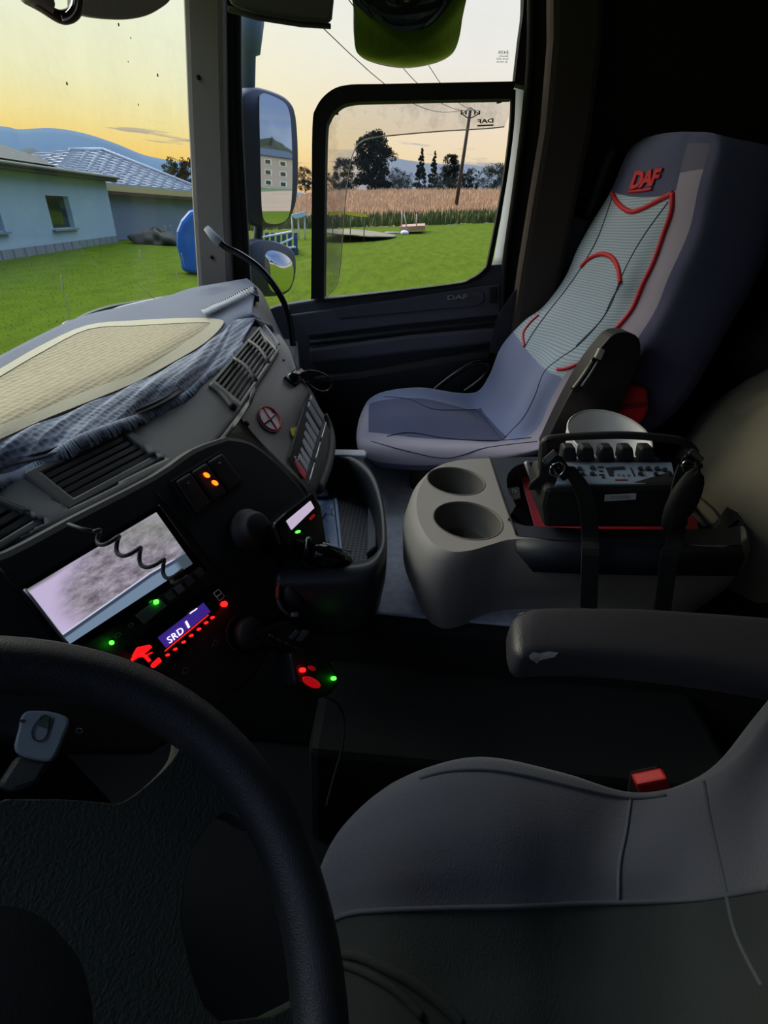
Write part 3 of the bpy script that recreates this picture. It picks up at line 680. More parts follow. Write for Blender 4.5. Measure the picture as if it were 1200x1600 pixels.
# etched maker's mark in the corner of the pane (reads reversed from inside)
etch = mat('etched_mark', (140, 146, 152), .7)
for i, (x0, x1, y, h) in enumerate(((778, 794, 84.5, 3.5), (780, 794, 89, 1.6), (776, 794, 93.5, 1.4), (776, 793, 98.6, 1.6))):
    lettering('etched_mark', ['E43R', 'Securit', 'lamin AS2', '(E) 43R-00'][i], PX(x0, y, 1.632), PX(x1, y, 1.632), PX(x0, y-h-1.5, 1.632), .001, etch, door, mirror=True)
# clear wind deflector inside the frame
wd = thing('wind_deflector', 'clear smoked plastic wind deflector clipped into the passenger side window', 'wind deflector', PX(640, 180, 1.655))
dpo = [(508, 200), (520, 172), (545, 158), (640, 156), (797, 156), (795, 182), (788, 198), (760, 201), (690, 205), (620, 211), (580, 216), (560, 225), (550, 245), (545, 270), (541, 300), (537, 350), (534, 390), (530, 430), (522, 452), (508, 465)]
dv = [PX(x, y, 1.655) for x, y in dpo]
fv = flat_fill([[(p.y, p.z) for p in dv]])
mk('deflector_sheet', [V((1.655*U, v.x, v.y)) for v in fv[0]], fv[1], M['deflector'], wd, smooth=False)
MB().tube([PX(x, y, 1.653) for x, y in c2(dpo[6:], 2)], .0018, 5).build('edge', mat('deflector_edge', (190, 185, 150), .3), wd)
for x, y in ((525, 176), (780, 158), (503, 452)):
    MB().tube([PX(x, y-4, 1.645), PX(x, y+3, 1.645)], .008, 8).build('clip', M['frame'], wd)
lettering('logo', 'DAF', PX(746, 193, 1.652), PX(771, 191.5, 1.652), PX(746, 186.5, 1.652), .0015, M['seal'], wd, bold=.03, mirror=True)
MB().tube([PX(746, 196.5, 1.652), PX(771, 195.5, 1.652)], .0022, 5).build('underline', M['seal'], wd)

# ---- A-pillar and header
def bandx(name, l, r, x, th, m, **k):
    lo = [PX(px, py, x) for px, py in l+r[::-1]]; o = MB().prism(lo, [p+V((th, th*.2, 0)) for p in lo]).build(name, m, smooth=False, **k); return tag(o, kind='structure')
bandx('trim_3', [(283, -70), (285, 0), (292, 180), (300, 330), (308, 450), (310, 520)], [(352, -70), (350, 0), (352, 180), (356, 330), (362, 450), (364, 520)], 1.50, .12, M['trim'], bevel=.018)
bandx('trim_4', [(350, -70), (348, 0), (350, 180), (355, 330), (362, 450), (364, 520)], [(376, -70), (374, 0), (376, 180), (384, 330), (392, 450), (396, 520)], 1.56, .06, mat('pillar_dark', (54, 50, 50), .7), bevel=.01)
tag(MB().tube([PX(x, y, 1.56) for x, y in c2([(372, -70), (371, 30), (373, 180), (381, 330), (388, 450), (394, 500)], 4)], .011, 8).build('trim_5', M['seal']), kind='structure')
tag(MB().tube([PX(x, y, 1.52) for x, y in c2([(349, -70), (347, 30), (349, 180), (354, 330), (361, 450)], 4)], .006, 8).build('trim_5', M['seal']), kind='structure')
MBs = MB()
for x, y in ((310, 121), (331, 402)): MBs.tube([PX(x, y, 1.495), PX(x, y, 1.50)], .006, 10)
tag(MBs.build('trim_6', M['seal']), kind='structure')
# windscreen: leaning pane spanning the cab
wb, wt = .80*U, .66*U
ws = [V((LX, wb+.02, -.36*U)), V((1.72*U, wb-.08, -.36*U)), V((1.72*U, wt-.06, CZ)), V((LX, wt+.02, CZ))]
tag(mk('window_1', ws, [(0, 1, 2, 3)], M['windscreen'], smooth=False), kind='structure')
wallbox('wall_front', (LX, .80*U, FZ), (DX, .86*U, -.34*U), M['dash_dark'])
wallbox('trim_7', (LX, .56*U, .50*U), (DX, .72*U, CZ), M['dash_dark'])
# windscreen bird marks and scratches
b = MB()
for x, y, s in ((185, 36, 2.2), (246, 115, 2.6), (104, 128, 2), (204, 58, 1.4), (216, 162, 1.6), (200, 95, 1.2)):
    p = PX(x, y, 1.0); p = p*((wb-.03)/p.y); b.tube([p, p+V((0, 0, -.003*s))], .0009*s, 6)
tag(b.build('windscreen_speck', M['seal']), 'tiny dark specks of dirt on the windscreen', 'dirt', kind='stuff')
b = MB()
for pts in ([(95, 430), (100, 460), (108, 500), (113, 520)], [(125, 385), (135, 402)], [(218, 390), (220, 408)], [(210, 440), (245, 470), (262, 480)], [(283, 395), (288, 415)], [(257, 352), (262, 366)], [(266, 352), (270, 364)], [(275, 425), (277, 440)]):
    q = []
    for x, y in c2(pts, 4): p = ray(x, y); q.append(p*((wb-.04)/p.y))
    b.tube(q, [random.uniform(.0005, .0016) for _ in q], 5)
tag(b.build('windscreen_smear', mat('smear', (206, 214, 200), .8)), 'pale dried smears and scratches on the windscreen', 'dirt', kind='stuff')

# ---- outside mirrors
def to_cam(p): return (-p).normalized()
def mirror_plane(px, py, x, target):
    p = PX(px, py, x); n = (to_cam(p)+(V(target)-p).normalized()).normalized(); return (p, n)
mm = thing('door_mirror', 'large upright rectangular outside mirror showing a house under blue cloud', 'mirror', PX(420, 350, 1.95))
pm = mirror_plane(425, 250, 1.95, (34, -190, 6.4))
sh_o = [(373, 190), (376, 152), (386, 140), (402, 137), (432, 146), (450, 158), (460, 180), (464, 240), (463, 300), (456, 332), (444, 348), (425, 355), (402, 354), (388, 345), (380, 310), (376, 250)]
gl_o = [(400, 160), (403, 148), (412, 147), (436, 158), (446, 172), (450, 200), (452, 260), (451, 310), (446, 338), (434, 348), (418, 349), (408, 343), (404, 320), (402, 250)]
so_, si_ = c2(sh_o, 3, True), c2(gl_o, 3, True)
MB().rings([[PP(x, y, pm)-pm[1]*.13 for x, y in inset_quad(so_, .8)], [PP(x, y, pm)-pm[1]*.09 for x, y in so_], [PP(x, y, pm)+pm[1]*.004 for x, y in so_], [PP(x, y, pm)+pm[1]*.012 for x, y in inset_quad(so_, .96)]]).build('housing', M['mirror_shell'], mm)
MB().prism([PP(x, y, pm)+pm[1]*.010 for x, y in si_], [PP(x, y, pm)+pm[1]*.018 for x, y in si_]).build('mirror_glass', M['mirror'], mm, smooth=False)
MB().tube([PX(x, y, 2.0) for x, y in c2([(402, 330), (404, 360), (398, 390)], 3)], .02, 8).build('arm', M['mirror_shell'], mm)
am = thing('mirror_arm', 'thick grey tube arm carrying the door mirrors beside the front pillar', 'mirror arm', PX(390, 150, 2.0))
MB().tube([PX(x, y, 2.0) for x, y in ((392, -60), (391, 30), (388, 78), (387, 84), (386, 145))], [.05, .05, .044, .030, .030], 12).build('tube', mat('mirror_arm_grey', (120, 138, 156), .5), am)
wm = thing('wide_angle_mirror', 'small wide-angle mirror below the large door mirror', 'mirror', PX(432, 455, 1.95))
pw = mirror_plane(436, 425, 1.95, (14, -20, GZ-.5))
so_ = c2([(384, 395), (392, 378), (410, 374), (438, 380), (456, 392), (461, 410), (459, 435), (450, 455), (432, 462), (404, 462), (388, 448), (384, 420)], 3, True)
si_ = c2([(411, 402), (416, 392), (430, 392), (446, 400), (455, 414), (455, 436), (447, 452), (432, 457), (420, 452), (413, 430)], 3, True)
MB().rings([[PP(x, y, pw)-pw[1]*.10 for x, y in inset_quad(so_, .75)], [PP(x, y, pw)-pw[1]*.06 for x, y in so_], [PP(x, y, pw)+pw[1]*.004 for x, y in so_], [PP(x, y, pw)+pw[1]*.010 for x, y in inset_quad(so_, .95)]]).build('housing', M['mirror_shell'], wm)
cw = inset_quad(si_, 1); ccx = sum(a for a, b_ in cw)/len(cw); ccy = sum(b_ for a, b_ in cw)/len(cw)
MB().rings([[PP(ccx+(x-ccx)*s, ccy+(y-ccy)*s, pw)+pw[1]*(.010+.018*(1-s*s)) for x, y in cw] for s in (1, .8, .6, .4, .2, .05)], False, True).build('mirror_glass', M['mirror'], wm)
km = thing('kerb_mirror', 'wide rounded kerb mirror hanging at the top of the side window', 'mirror', PX(640, 100, 1.9))
pk = mirror_plane(640, 50, 1.9, (4.2, -.5, GZ))
so_ = c2([(556, -30), (553, 20), (554, 68), (562, 86), (585, 97), (628, 105), (670, 100), (700, 88), (714, 70), (722, 30), (724, -30), (640, -45)], 4, True)
kcx, kcy = 640, 28
MB().rings([[PP(kcx+(x-kcx)*s, kcy+(y-kcy)*s, pk)-pk[1]*d for x, y in so_] for s, d in ((.6, .09), (.9, .06), (1, .02), (1, -.002), (.985, -.006))]).build('housing', mat('kerb_mirror_shell', (44, 40, 52), .4), km)
MB().rings([[PP(kcx+(x-kcx)*s, kcy+(y-kcy)*s, pk)+pk[1]*(.004+.085*(1-s*s)) for x, y in so_] for s in (.97, .85, .7, .55, .4, .25, .1)], False, True).build('mirror_glass', mat('kerb_glass', (46, 52, 48), .05, 1), km)

# ---- things at the top edge
pv_ = (PX(450, 20, 1.25), V((-.85, -.3, -.2)).normalized())
t = thing('side_sun_visor', 'grey folded sun visor hanging above the side window', 'sun visor', PX(450, 36, 1.25))
pplate('visor_board', [(345, -60), (530, -60), (523, 0), (520, 30), (514, 39), (470, 35), (400, 24), (362, 8), (350, -20)], pv_, -.035, 0, mat('visor_grey', (104, 104, 94), .8, bump=.3), t, bevel=.01)
MB().tube([PP(x, y, pv_)+pv_[1]*.004 for x, y in ((356, 14), (400, 27), (470, 38), (516, 41))], .005, 8).build('edge_trim', mat('visor_edge', (66, 62, 56), .6), t)
pv2 = (PX(190, 10, .85), V((-.5, -.8, -.1)).normalized())
t = thing('front_sun_visor', 'pale beige sun visor with curved lower edge above the windscreen', 'sun visor', PX(195, 30, .85))
pplate('visor_board', c2([(118, -40), (116, 8), (122, 20), (150, 28), (190, 31), (225, 26), (250, 14), (268, -2), (285, -40)], 4), pv2, -.02, 0, mat('visor_beige', (196, 190, 168), .85, bump=.3), t, bevel=.006)
pg = (PX(100, 10, .6), V((-.5, -.8, -.3)).normalized())
t = thing('headset', 'brown and silver headset hanging at the upper left corner', 'headset', PX(100, 27, .6))
MB().tube([PP(x, y, pg) for x, y in c2([(36, -20), (55, 0), (72, 12), (84, 22), (97, 27), (110, 24), (119, 14), (122, -6)], 4)], .006, 8).build('band', mat('headset_brown', (92, 60, 40), .5), t)
MB().tube([PP(x, y, pg)-pg[1]*.004 for x, y in c2([(40, -14), (62, -2), (80, 10)], 4)], .011, 8).build('ear_cushion', mat('headset_cream', (190, 176, 160), .6), t)
MB().tube([PP(x, y, pg)+pg[1]*.006 for x, y in c2([(90, 24), (101, 22), (110, 10), (113, -6)], 4)], .003, 8).build('yoke', M['chrome'], t)

# wipers beyond the glass
t = thing('wiper', 'black windscreen wiper lying at the base of the windscreen', 'wiper', PX(200, 495, 1.1))
def PY(px, py, y): v = ray(px, py); return v*(y*U/v.y)
MB().tube([PY(x, y, .84) for x, y in c2([(90, 525), (130, 497), (170, 482), (215, 474), (262, 465)], 4)], .010, 8).build('arm', M['gloss'], t)
MB().tube([PY(x, y, .83) for x, y in c2([(150, 498), (185, 490), (225, 480), (266, 466)], 4)], .008, 8).build('blade', M['seal'], t)
MB().tube([PY(x, y, .83) for x, y in c2([(150, 500), (178, 484), (215, 474), (262, 464)], 4)], .0045, 8).build('arm_glint', M['silver'], t)  # silver line along the arm, painting its white reflections
MB().tube([PY(x, y, .845) for x, y in c2([(95, 522), (108, 508), (128, 506), (150, 500)], 4)], .014, 8).build('hinge_cover', M['gloss'], t)
wallbox('wall_right', (DX, .44*U, FZ), (DX+.05, .86*U, -.34*U), M['dash_dark'])

# ================================================================= ENGINE TUNNEL
tz = -.62
tun = [PZ(530, 962, tz), PZ(690, 960, tz)]
x0 = min(p.x for p in tun); 
outl = [V((x0, .60*U, tz*U)), V((x0, -.85*U, tz*U)), V((1.32*U, -.85*U, tz*U)), V((1.32*U, .60*U, tz*U))]
bt = thing('engine_tunnel', None, None, V((.9*U, 0, FZ)), kind='structure'); bt.name = 'trim_8'
MB().prism([V((p.x, p.y, FZ)) for p in outl], outl).build('tunnel_body', M['floor'], bt, smooth=False, bevel=.03)
cp = [V((x0+.012, .40*U, tz*U)), V((x0+.012, -.5*U, tz*U)), V((1.3*U, -.5*U, tz*U)), V((1.3*U, .40*U, tz*U))]
MB().prism(cp, [p+V((0, 0, .008)) for p in cp]).build('carpet', M['carpet'], bt, smooth=False, bevel=.006)
for x, y in ((592, 935), (671, 938)):
    MB().tube([PZ(x, y+6, tz+.01), PZ(x, y-8, tz+.035)], .004, 8).build('hook', M['silver'], bt)
step = tz*U-.13
MB().prism([V((x0-.22, -.6*U, FZ)), V((x0, -.6*U, FZ)), V((x0, .1*U, FZ)), V((x0-.22, .1*U, FZ))], [V((x0-.22, -.6*U, step)), V((x0, -.6*U, step)), V((x0, .1*U, step)), V((x0-.22, .1*U, step))]).build('tunnel_step', M['floor'], bt, smooth=False, bevel=.02)

# ================================================================= PASSENGER SEAT
SX = dict(F1=1.50, F2=1.41, C=1.28, N2=1.17, N2b=1.12, N1=1.06, N0=1.03)
cols = ['N0', 'N1', 'N2b', 'N2', 'C', 'F2', 'F1']
R = [  # cushion front -> notch -> backrest top ; pixel of N0, N1, N2b, N2, C, F2, F1
 [(572, 724), (566, 718), (562, 712), (561, 708), (562, 700), (566, 694), (572, 690)],
 [(570, 714), (561, 697), (558, 686), (558, 678), (559, 664), (563, 650), (572, 640)],
 [(592, 722), (582, 697), (582, 686), (584, 676), (584, 650), (585, 628), (594, 616)],
 [(655, 727), (652, 700), (650, 690), (650, 684), (652, 648), (652, 622), (655, 607)],
 [(735, 723), (730, 701), (728, 694), (725, 688), (716, 655), (712, 634), (710, 614)],
 [(805, 712), (800, 700), (795, 692), (785, 688), (764, 664), (745, 640), (748, 611)],
 [(862, 696), (850, 690), (838, 672), (815, 652), (793, 640), (776, 610), (766, 585)],
 [(905, 670), (882, 650), (862, 622), (838, 605), (818, 590), (794, 558), (786, 540)],
 [(960, 640), (925, 605), (893, 573), (868, 565), (848, 545), (824, 515), (820, 503)],
 [(1005, 590), (972, 560), (943, 540), (902, 541), (880, 515), (858, 487), (853, 478)],
 [(1057, 489), (1020, 492), (990, 480), (953, 479), (918, 465), (892, 440), (886, 434)],
 [(1085, 435), (1045, 432), (1010, 432), (969, 438), (938, 425), (912, 395), (906, 388)],
 [(1110, 372), (1076, 362), (1040, 358), (1005, 370), (966, 362), (938, 350), (930, 345)],
 [(1130, 290), (1092, 290), (1056, 298), (1034, 306), (994, 308), (966, 303), (958, 299)],
 [(1139, 236), (1108, 232), (1072, 232), (1048, 236), (1018, 240), (994, 238), (984, 240)],
 [(1136, 214), (1108, 207), (1084, 206), (1062, 206), (1040, 208), (1020, 212), (1008, 218)],
]
rings_ = []
for i, row in enumerate(R):
    pts = [PX(x, y, SX[c]) for (x, y), c in zip(row, cols)]
    if i <= 4: off = V((0, 0, -.13)) if i > 1 else V((0, -.05, -.10))
    elif i <= 6: off = V((0, -.10, -.10))
    elif i < 15: off = V((0, -.13, -.02))
    else: off = V((0, -.10, -.01))
    if i == 0: off = V((0, -.10, -.02))
    rings_.append(pts+[pts[6]+off, pts[4]+off*1.1, pts[0]+(off if i > 6 else off*.3+V((.05, 0, 0)))])
sv, sf, cell, nv_ = grid(rings_, 5, 5, wrap=True)
seat_bv = bvh(sv, sf)
fcush, fback, mc, mb_ = [], [], [], []
for f, (a, b_) in zip(sf, cell):
    # 0 mauve bolster, 1 navy, 2 slate insert, 3 outer side
    if b_ >= 6: k = 3
    elif a < 5.2:
        k = 1 if 3 <= b_ < 5 and a > 1.6 else (4 if b_ >= 5 else 0)
    else:
        if b_ < 1: k = 3 if a > 7 else 0
        elif b_ < 2: k = 0 if a < 13.4 else (5 if a < 14.2 else 1)  # lit strip of the bolster painted in lighter fabric, fading out at the top
        elif a < 7.6 or a >= 13: k = 1 if a >= 13 else 4
        else: k = 2
    if a < 5.2: fcush.append(f); mc.append(k)
    else: fback.append(f); mb_.append(k)
insert = pattern_mat('seat_insert', (138, 158, 178), (172, 190, 206), 52, kind='wave', rough=.9, bump=.25, rot=(.25, 0, 0))
smats = [M['seat_mauve'], M['seat_navy'], insert, M['seat_side'], M['seat_blue'], mat('seat_strip_fade', (98, 98, 122), .9, bump=.3, bscale=400)]
ps = thing('passenger_seat', 'passenger seat with grey-blue cover, red piping and red lettering on the backrest', 'seat', V((1.28*U, -.05, tz*U)))
def capring(vs, base, n): return [base+i for i in range(n)]
nlast = len(sv)-nv_
mk('cushion', sv, fcush+[list(range(nv_))[::-1]], smats, ps, mi=mc+[3])
mk('backrest', sv, fback+[list(range(nlast, len(sv)))], smats, ps, mi=mb_+[3])
for o in ps.children:                          # drop unused vertices of each half
    bm = bmesh.new(); bm.from_mesh(o.data); bmesh.ops.delete(bm, geom=[v for v in bm.verts if not v.link_faces], context='VERTS'); bm.to_mesh(o.data); bm.free()
def sp_(pts, r, m, name='piping', lift=.001, seg=6): return piping(name, seat_bv, pts, r, m, ps, seg, lift)
RED = .0062
sp_([(958, 303), (966, 318), (985, 331), (1005, 326), (1030, 313), (1052, 302)], RED, M['red'])
sp_([(1052, 302), (1050, 330), (1038, 365), (1022, 410), (1005, 445), (990, 480), (974, 502), (953, 524)], RED, M['red'])
sp_([(953, 524), (945, 540), (928, 553), (905, 568), (885, 576), (871, 577)], RED*.8, M['red'])
sp_([(909, 417), (922, 404), (940, 397), (956, 402), (966, 418), (970, 443)], RED, M['red'])
sp_([(842, 493), (828, 506), (818, 522), (820, 542)], RED*.7, M['red'])
sm_ = mat('seam_thread', (62, 68, 90), .9)
sp_([(785, 688), (800, 672), (819, 651), (836, 618), (850, 582), (875, 560), (902, 541), (930, 512), (953, 479), (969, 438), (985, 404), (1005, 370), (1026, 340), (1044, 316)], .0016, sm_, 'seam', lift=.0002)
sp_([(745, 640), (765, 664), (786, 688)], .0016, sm_, 'seam')
sp_([(605, 682), (640, 676), (690, 684), (740, 688), (786, 688), (830, 684)], .0016, sm_, 'seam')
sp_([(600, 620), (640, 624), (680, 640), (745, 640)], .0014, sm_, 'seam')
sp_([(580, 690), (640, 706), (700, 716), (760, 700), (840, 690)], .0014, sm_, 'seam')
sp_([(820, 542), (836, 516), (858, 486), (885, 452), (909, 417), (935, 370), (958, 305)], .0014, sm_, 'seam')
sp_([(970, 443), (955, 470), (940, 500), (900, 541)], .0012, sm_, 'seam')
tv_, tf_ = text_geo('DAF', .045, 0, .9)
lo_d = mk('logo', [on(seat_bv, 985+43*v.x+10*v.y, 297-8*v.x-29*v.y+2*v.x*v.y, .001+.004*v.z) for v in tv_], tf_, M['red'], ps, smooth=False); lo_d['label'] = 'red embroidered lettering'
sp_([(984, 300), (1004, 298), (1020, 295)], .0034, M['red'], 'logo_underline', lift=.002)
# folded armrest on the side of the seat
PA = (PX(930, 600, .99), V((-1, .05, .05)).normalized())
a_o = c2([(943, 538), (958, 523), (980, 519), (999, 530), (1000, 560), (985, 600), (968, 640), (950, 672), (925, 690), (880, 700), (850, 704), (855, 688), (868, 660), (884, 628), (905, 590), (925, 560)], 3, True)
pplate('armrest', a_o, PA, -.07, 0, mat('seat_armrest', (26, 27, 32), .5, bump=.3), ps, bevel=.015)
bk = pplate('armrest_lever', [(934, 543), (944, 546), (937, 562), (927, 558)], PA, 0, .012, mat('pale_lever', (190, 186, 186), .35), ps, bevel=.003, label=None) if False else None
o = pplate('armrest_lever', [(934, 543), (944, 546), (937, 562), (927, 558)], PA, 0, .012, mat('pale_lever', (190, 186, 186), .35), ps, bevel=.003); o['label'] = 'pale grey end of the armrest lever'
MB().tube([PP(x, y, PA)+PA[1]*.010 for x, y in c2([(928, 560), (916, 580), (903, 598), (895, 608)], 3)], .010, 8).build('armrest_pad', M['gloss'], ps)
MB().tube([PP(x, y, PA)+PA[1]*.018 for x, y in c2([(930, 562), (918, 582), (905, 600)], 3)], .003, 8).build('armrest_highlight_strip', M['silver'], ps)
# base under the cushion
bc = [PX(600, 700, 1.08), PX(850, 690, 1.08)]
MB().box((1.28*U, (bc[0].y+bc[1].y)/2-.03, (tz*U+bc[0].z-.03)/2), (.19*U, .17, abs(bc[0].z-.03-tz*U)/2)).build('seat_base', M['black'], ps, smooth=False, bevel=.02)
# seat belt behind far edge
t = thing('seat_belt', 'dark seat belt running down behind the far edge of the passenger seat', 'seat belt', PX(850, 500, 1.55))
bl = [PX(x, y, 1.52) for x, y in c2([(918, 345), (895, 400), (868, 440), (838, 480), (818, 512), (806, 560)], 3)]
bw = [p+V((0, .10, .015)) for p in bl]
vs = bl+bw; n = len(bl); mk('webbing', vs, [(i, i+1, n+i+1, n+i) for i in range(n-1)], mat('belt_webbing', (44, 46, 54), .8, bump=.5, bscale=500), t, solid=.003, smooth=False)
pplate('guide', [(878, 360), (884, 352), (910, 346), (925, 336), (934, 340), (926, 356), (902, 364)], (PX(905, 352, 1.54), V((-1, .1, 0)).normalized()), 0, .02, M['gloss'], t, bevel=.004)
MB().tube([PX(x, y, 1.56) for x, y in c2([(960, 232), (945, 268), (930, 310), (918, 345)], 3)], .022, 8).build('retractor_cover', M['black'], t)

# ================================================================= DASHBOARD
db = thing('dashboard', 'dark grey wrap-around truck dashboard under the windscreen', 'dashboard', PZ(300, 800, -.5))
# console plane (faces the driver)
PQ = plane3(PZ(38, 922, -.315), PZ(240, 802, -.315), PZ(210, 943, -.375))
def Z(x, y, z): return PZ(x, y, z)
def Q(x, y, h=0): return PP(x, y, PQ)+PQ[1]*h
# upper roll of the dash, from cloth to the top edge of the console face
roll_rows = [
 [Z(-160, 690, -.235), Z(0, 560, -.225), Z(135, 500, -.225), Z(261, 462, -.215), Z(330, 450, -.20), PX(385, 440, 1.5), PX(405, 452, 1.5)],
 [Z(-160, 760, -.245), Z(0, 640, -.238), Z(135, 575, -.238), Z(250, 540, -.236), Z(325, 505, -.232), Z(352, 490, -.228), PX(404, 470, 1.4)],
 [Z(-160, 820, -.25), Z(0, 722, -.25), Z(100, 690, -.25), Z(200, 645, -.25), Z(285, 602, -.25), Z(355, 535, -.25), Z(410, 498, -.25)],
 [Z(-150, 850, -.262), Z(-10, 752, -.262), Z(80, 718, -.262), Z(195, 664, -.262), Z(290, 618, -.262), Z(345, 592, -.262), Z(425, 520, -.258)],
 [Z(-130, 905, -.290), Z(0, 835, -.288), Z(105, 792, -.288), Z(235, 728, -.285), Z(315, 690, -.288), Z(366, 640, -.285), Z(434, 548, -.270)],
 [Z(-120, 925, -.300), Z(6, 862, -.30), Z(110, 812, -.296), Z(240, 746, -.294), Z(318, 706, -.295), Z(372, 648, -.292), Z(436, 552, -.275)],
 [Q(-120, 945, -.02), Q(10, 872, -.02), Q(112, 818, -.02), Q(242, 756, -.02), Q(318, 716, -.02), Q(373, 660, -.03), Z(436, 556, -.29)],
]
rv, rf, _, _ = grid(roll_rows, 12, 12)
roll_bv = bvh(rv, rf)
VENTS = [[(36, 742), (190, 668), (262, 716), (108, 800)], [(-150, 838), (-28, 768), (84, 812), (-70, 905)], [(404, 512), (436, 548), (374, 640), (326, 602)], [(385, 446), (401, 452), (405, 466), (392, 462)]]
def proj(p):
    d = p.dot(FW); return (600+FPX*p.dot(RT)/d, 800-FPX*p.dot(UP)/d) if d > .02 else (-9999, -9999)
def inside(q, x, y):
    sgn = [(q[(i+1) % 4][0]-q[i][0])*(y-q[i][1])-(q[(i+1) % 4][1]-q[i][1])*(x-q[i][0]) for i in range(4)]
    return all(v > 0 for v in sgn) or all(v < 0 for v in sgn)
def cut(vs, fs):                               # openings where the air vents sit
    out = []
    for f in fs:
        c = sum((vs[i] for i in f), V((0, 0, 0)))/len(f); x, y = proj(c)
        if not any(inside(inset_quad(q, .93), x, y) for q in VENTS): out.append(f)
    return out
mk('dash_top', rv, cut(rv, rf), M['dash'], db, solid=.008, off=-1, fixn='open')
# console face
face = c2([(-60, 880), (10, 858), (110, 806), (240, 740), (300, 700), (355, 680)], 3)+c2([(355, 680), (392, 688), (430, 716), (470, 757)], 4)[1:]+[(500, 800), (500, 860), (470, 900), (440, 960), (430, 1010), (400, 1060), (330, 1120), (240, 1180), (100, 1180), (-60, 1130)]
pplate('console_face', face, PQ, -.10, 0, M['dash_dark'], db, bevel=.012)
# joint lines on the face
for pts in ([(245, 770), (300, 838), (345, 896)], [(0, 888), (38, 935), (105, 1010)], [(345, 896), (395, 960), (420, 1000)]):
    MB().tube([Q(x, y, .0005) for x, y in c2(pts, 3)], .0012, 5).build('joint_line', M['seal'], db)
# ---- passenger-side panel
pan_rows = [
 [Z(358, 596, -.262), Z(380, 574, -.262), Z(404, 550, -.262), Z(426, 528, -.262), Z(436, 522, -.262)],
 [Z(364, 622, -.285), Z(388, 600, -.284), Z(412, 572, -.280), Z(434, 545, -.272), Z(452, 545, -.275)],
 [Z(373, 650, -.296), Z(400, 628, -.300), Z(428, 602, -.300), Z(448, 578, -.295), Z(466, 584, -.300)],
 [Z(400, 684, -.325), Z(424, 662, -.328), Z(448, 640, -.328), Z(470, 614, -.325), Z(486, 610, -.330)],
 [Z(434, 718, -.352), Z(448, 700, -.358), Z(468, 676, -.360), Z(488, 650, -.362), Z(503, 645, -.368)],
 [Z(472, 756, -.386), Z(476, 748, -.388), Z(490, 722, -.390), Z(505, 690, -.392), Z(514, 672, -.394)],
 [Z(482, 780, -.42), Z(492, 768, -.42), Z(504, 740, -.42), Z(514, 710, -.42), Z(519, 680, -.42)],
 [Z(470, 800, -.47), Z(484, 790, -.47), Z(500, 770, -.47), Z(508, 745, -.47), Z(512, 715, -.47)],
]
pv2_, pf2_, _, _ = grid(pan_rows, 10, 10)
pan_bv = bvh(pv2_, pf2_)
mk('side_panel', pv2_, cut(pv2_, pf2_), mat('panel_grey', (104, 99, 95), .5, bump=.25, bscale=1200), db, solid=.012, off=-1, fixn='open')
# far end of the dash towards the door
end_rows = [
 [PX(380, 436, 1.5), PX(404, 450, 1.5), PX(420, 478, 1.52), PX(436, 520, 1.54), PX(450, 560, 1.56)],
 [Z(345, 492, -.230), Z(400, 500, -.245), PX(436, 520, 1.3), PX(452, 548, 1.32), PX(470, 590, 1.35)],
 [Z(404, 504, -.252), Z(430, 520, -.262), PX(448, 540, 1.12), PX(462, 566, 1.14), PX(478, 600, 1.15)],
 [Z(436, 546, -.274), Z(448, 560, -.285), PX(462, 580, 1.04), PX(478, 606, 1.05), PX(490, 630, 1.06)],
]
mk('dash_end', *grid(end_rows, 5, 5)[:2], mat('dash_end_plastic', (70, 70, 74), .55, bump=.2), db, solid=.012, off=-1, fixn='open')
lowb = [V((.62*U, .13*U, -.47*U)), V((1.0*U, .17*U, -.42*U)), V((1.56*U, .30*U, -.36*U)), V((1.58*U, .76*U, -.36*U)), V((.62*U, .70*U, -.40*U))]
MB().prism([V((p.x, p.y+.06, -.80*U)) for p in lowb], [p+V((0, .05, 0)) for p in lowb]).build('dash_underside', M['black'], db, smooth=False, bevel=.02)
MB().prism([V((LX, .35*U, -.80*U)), V((.34*U, .35*U, -.80*U)), V((.34*U, .72*U, -.80*U)), V((LX, .72*U, -.80*U))], [V((LX, .40*U, -.30*U)), V((.30*U, .42*U, -.30*U)), V((.34*U, .72*U, -.28*U)), V((LX, .72*U, -.28*U))]).build('dash_underside', M['black'], db, smooth=False, bevel=.02)

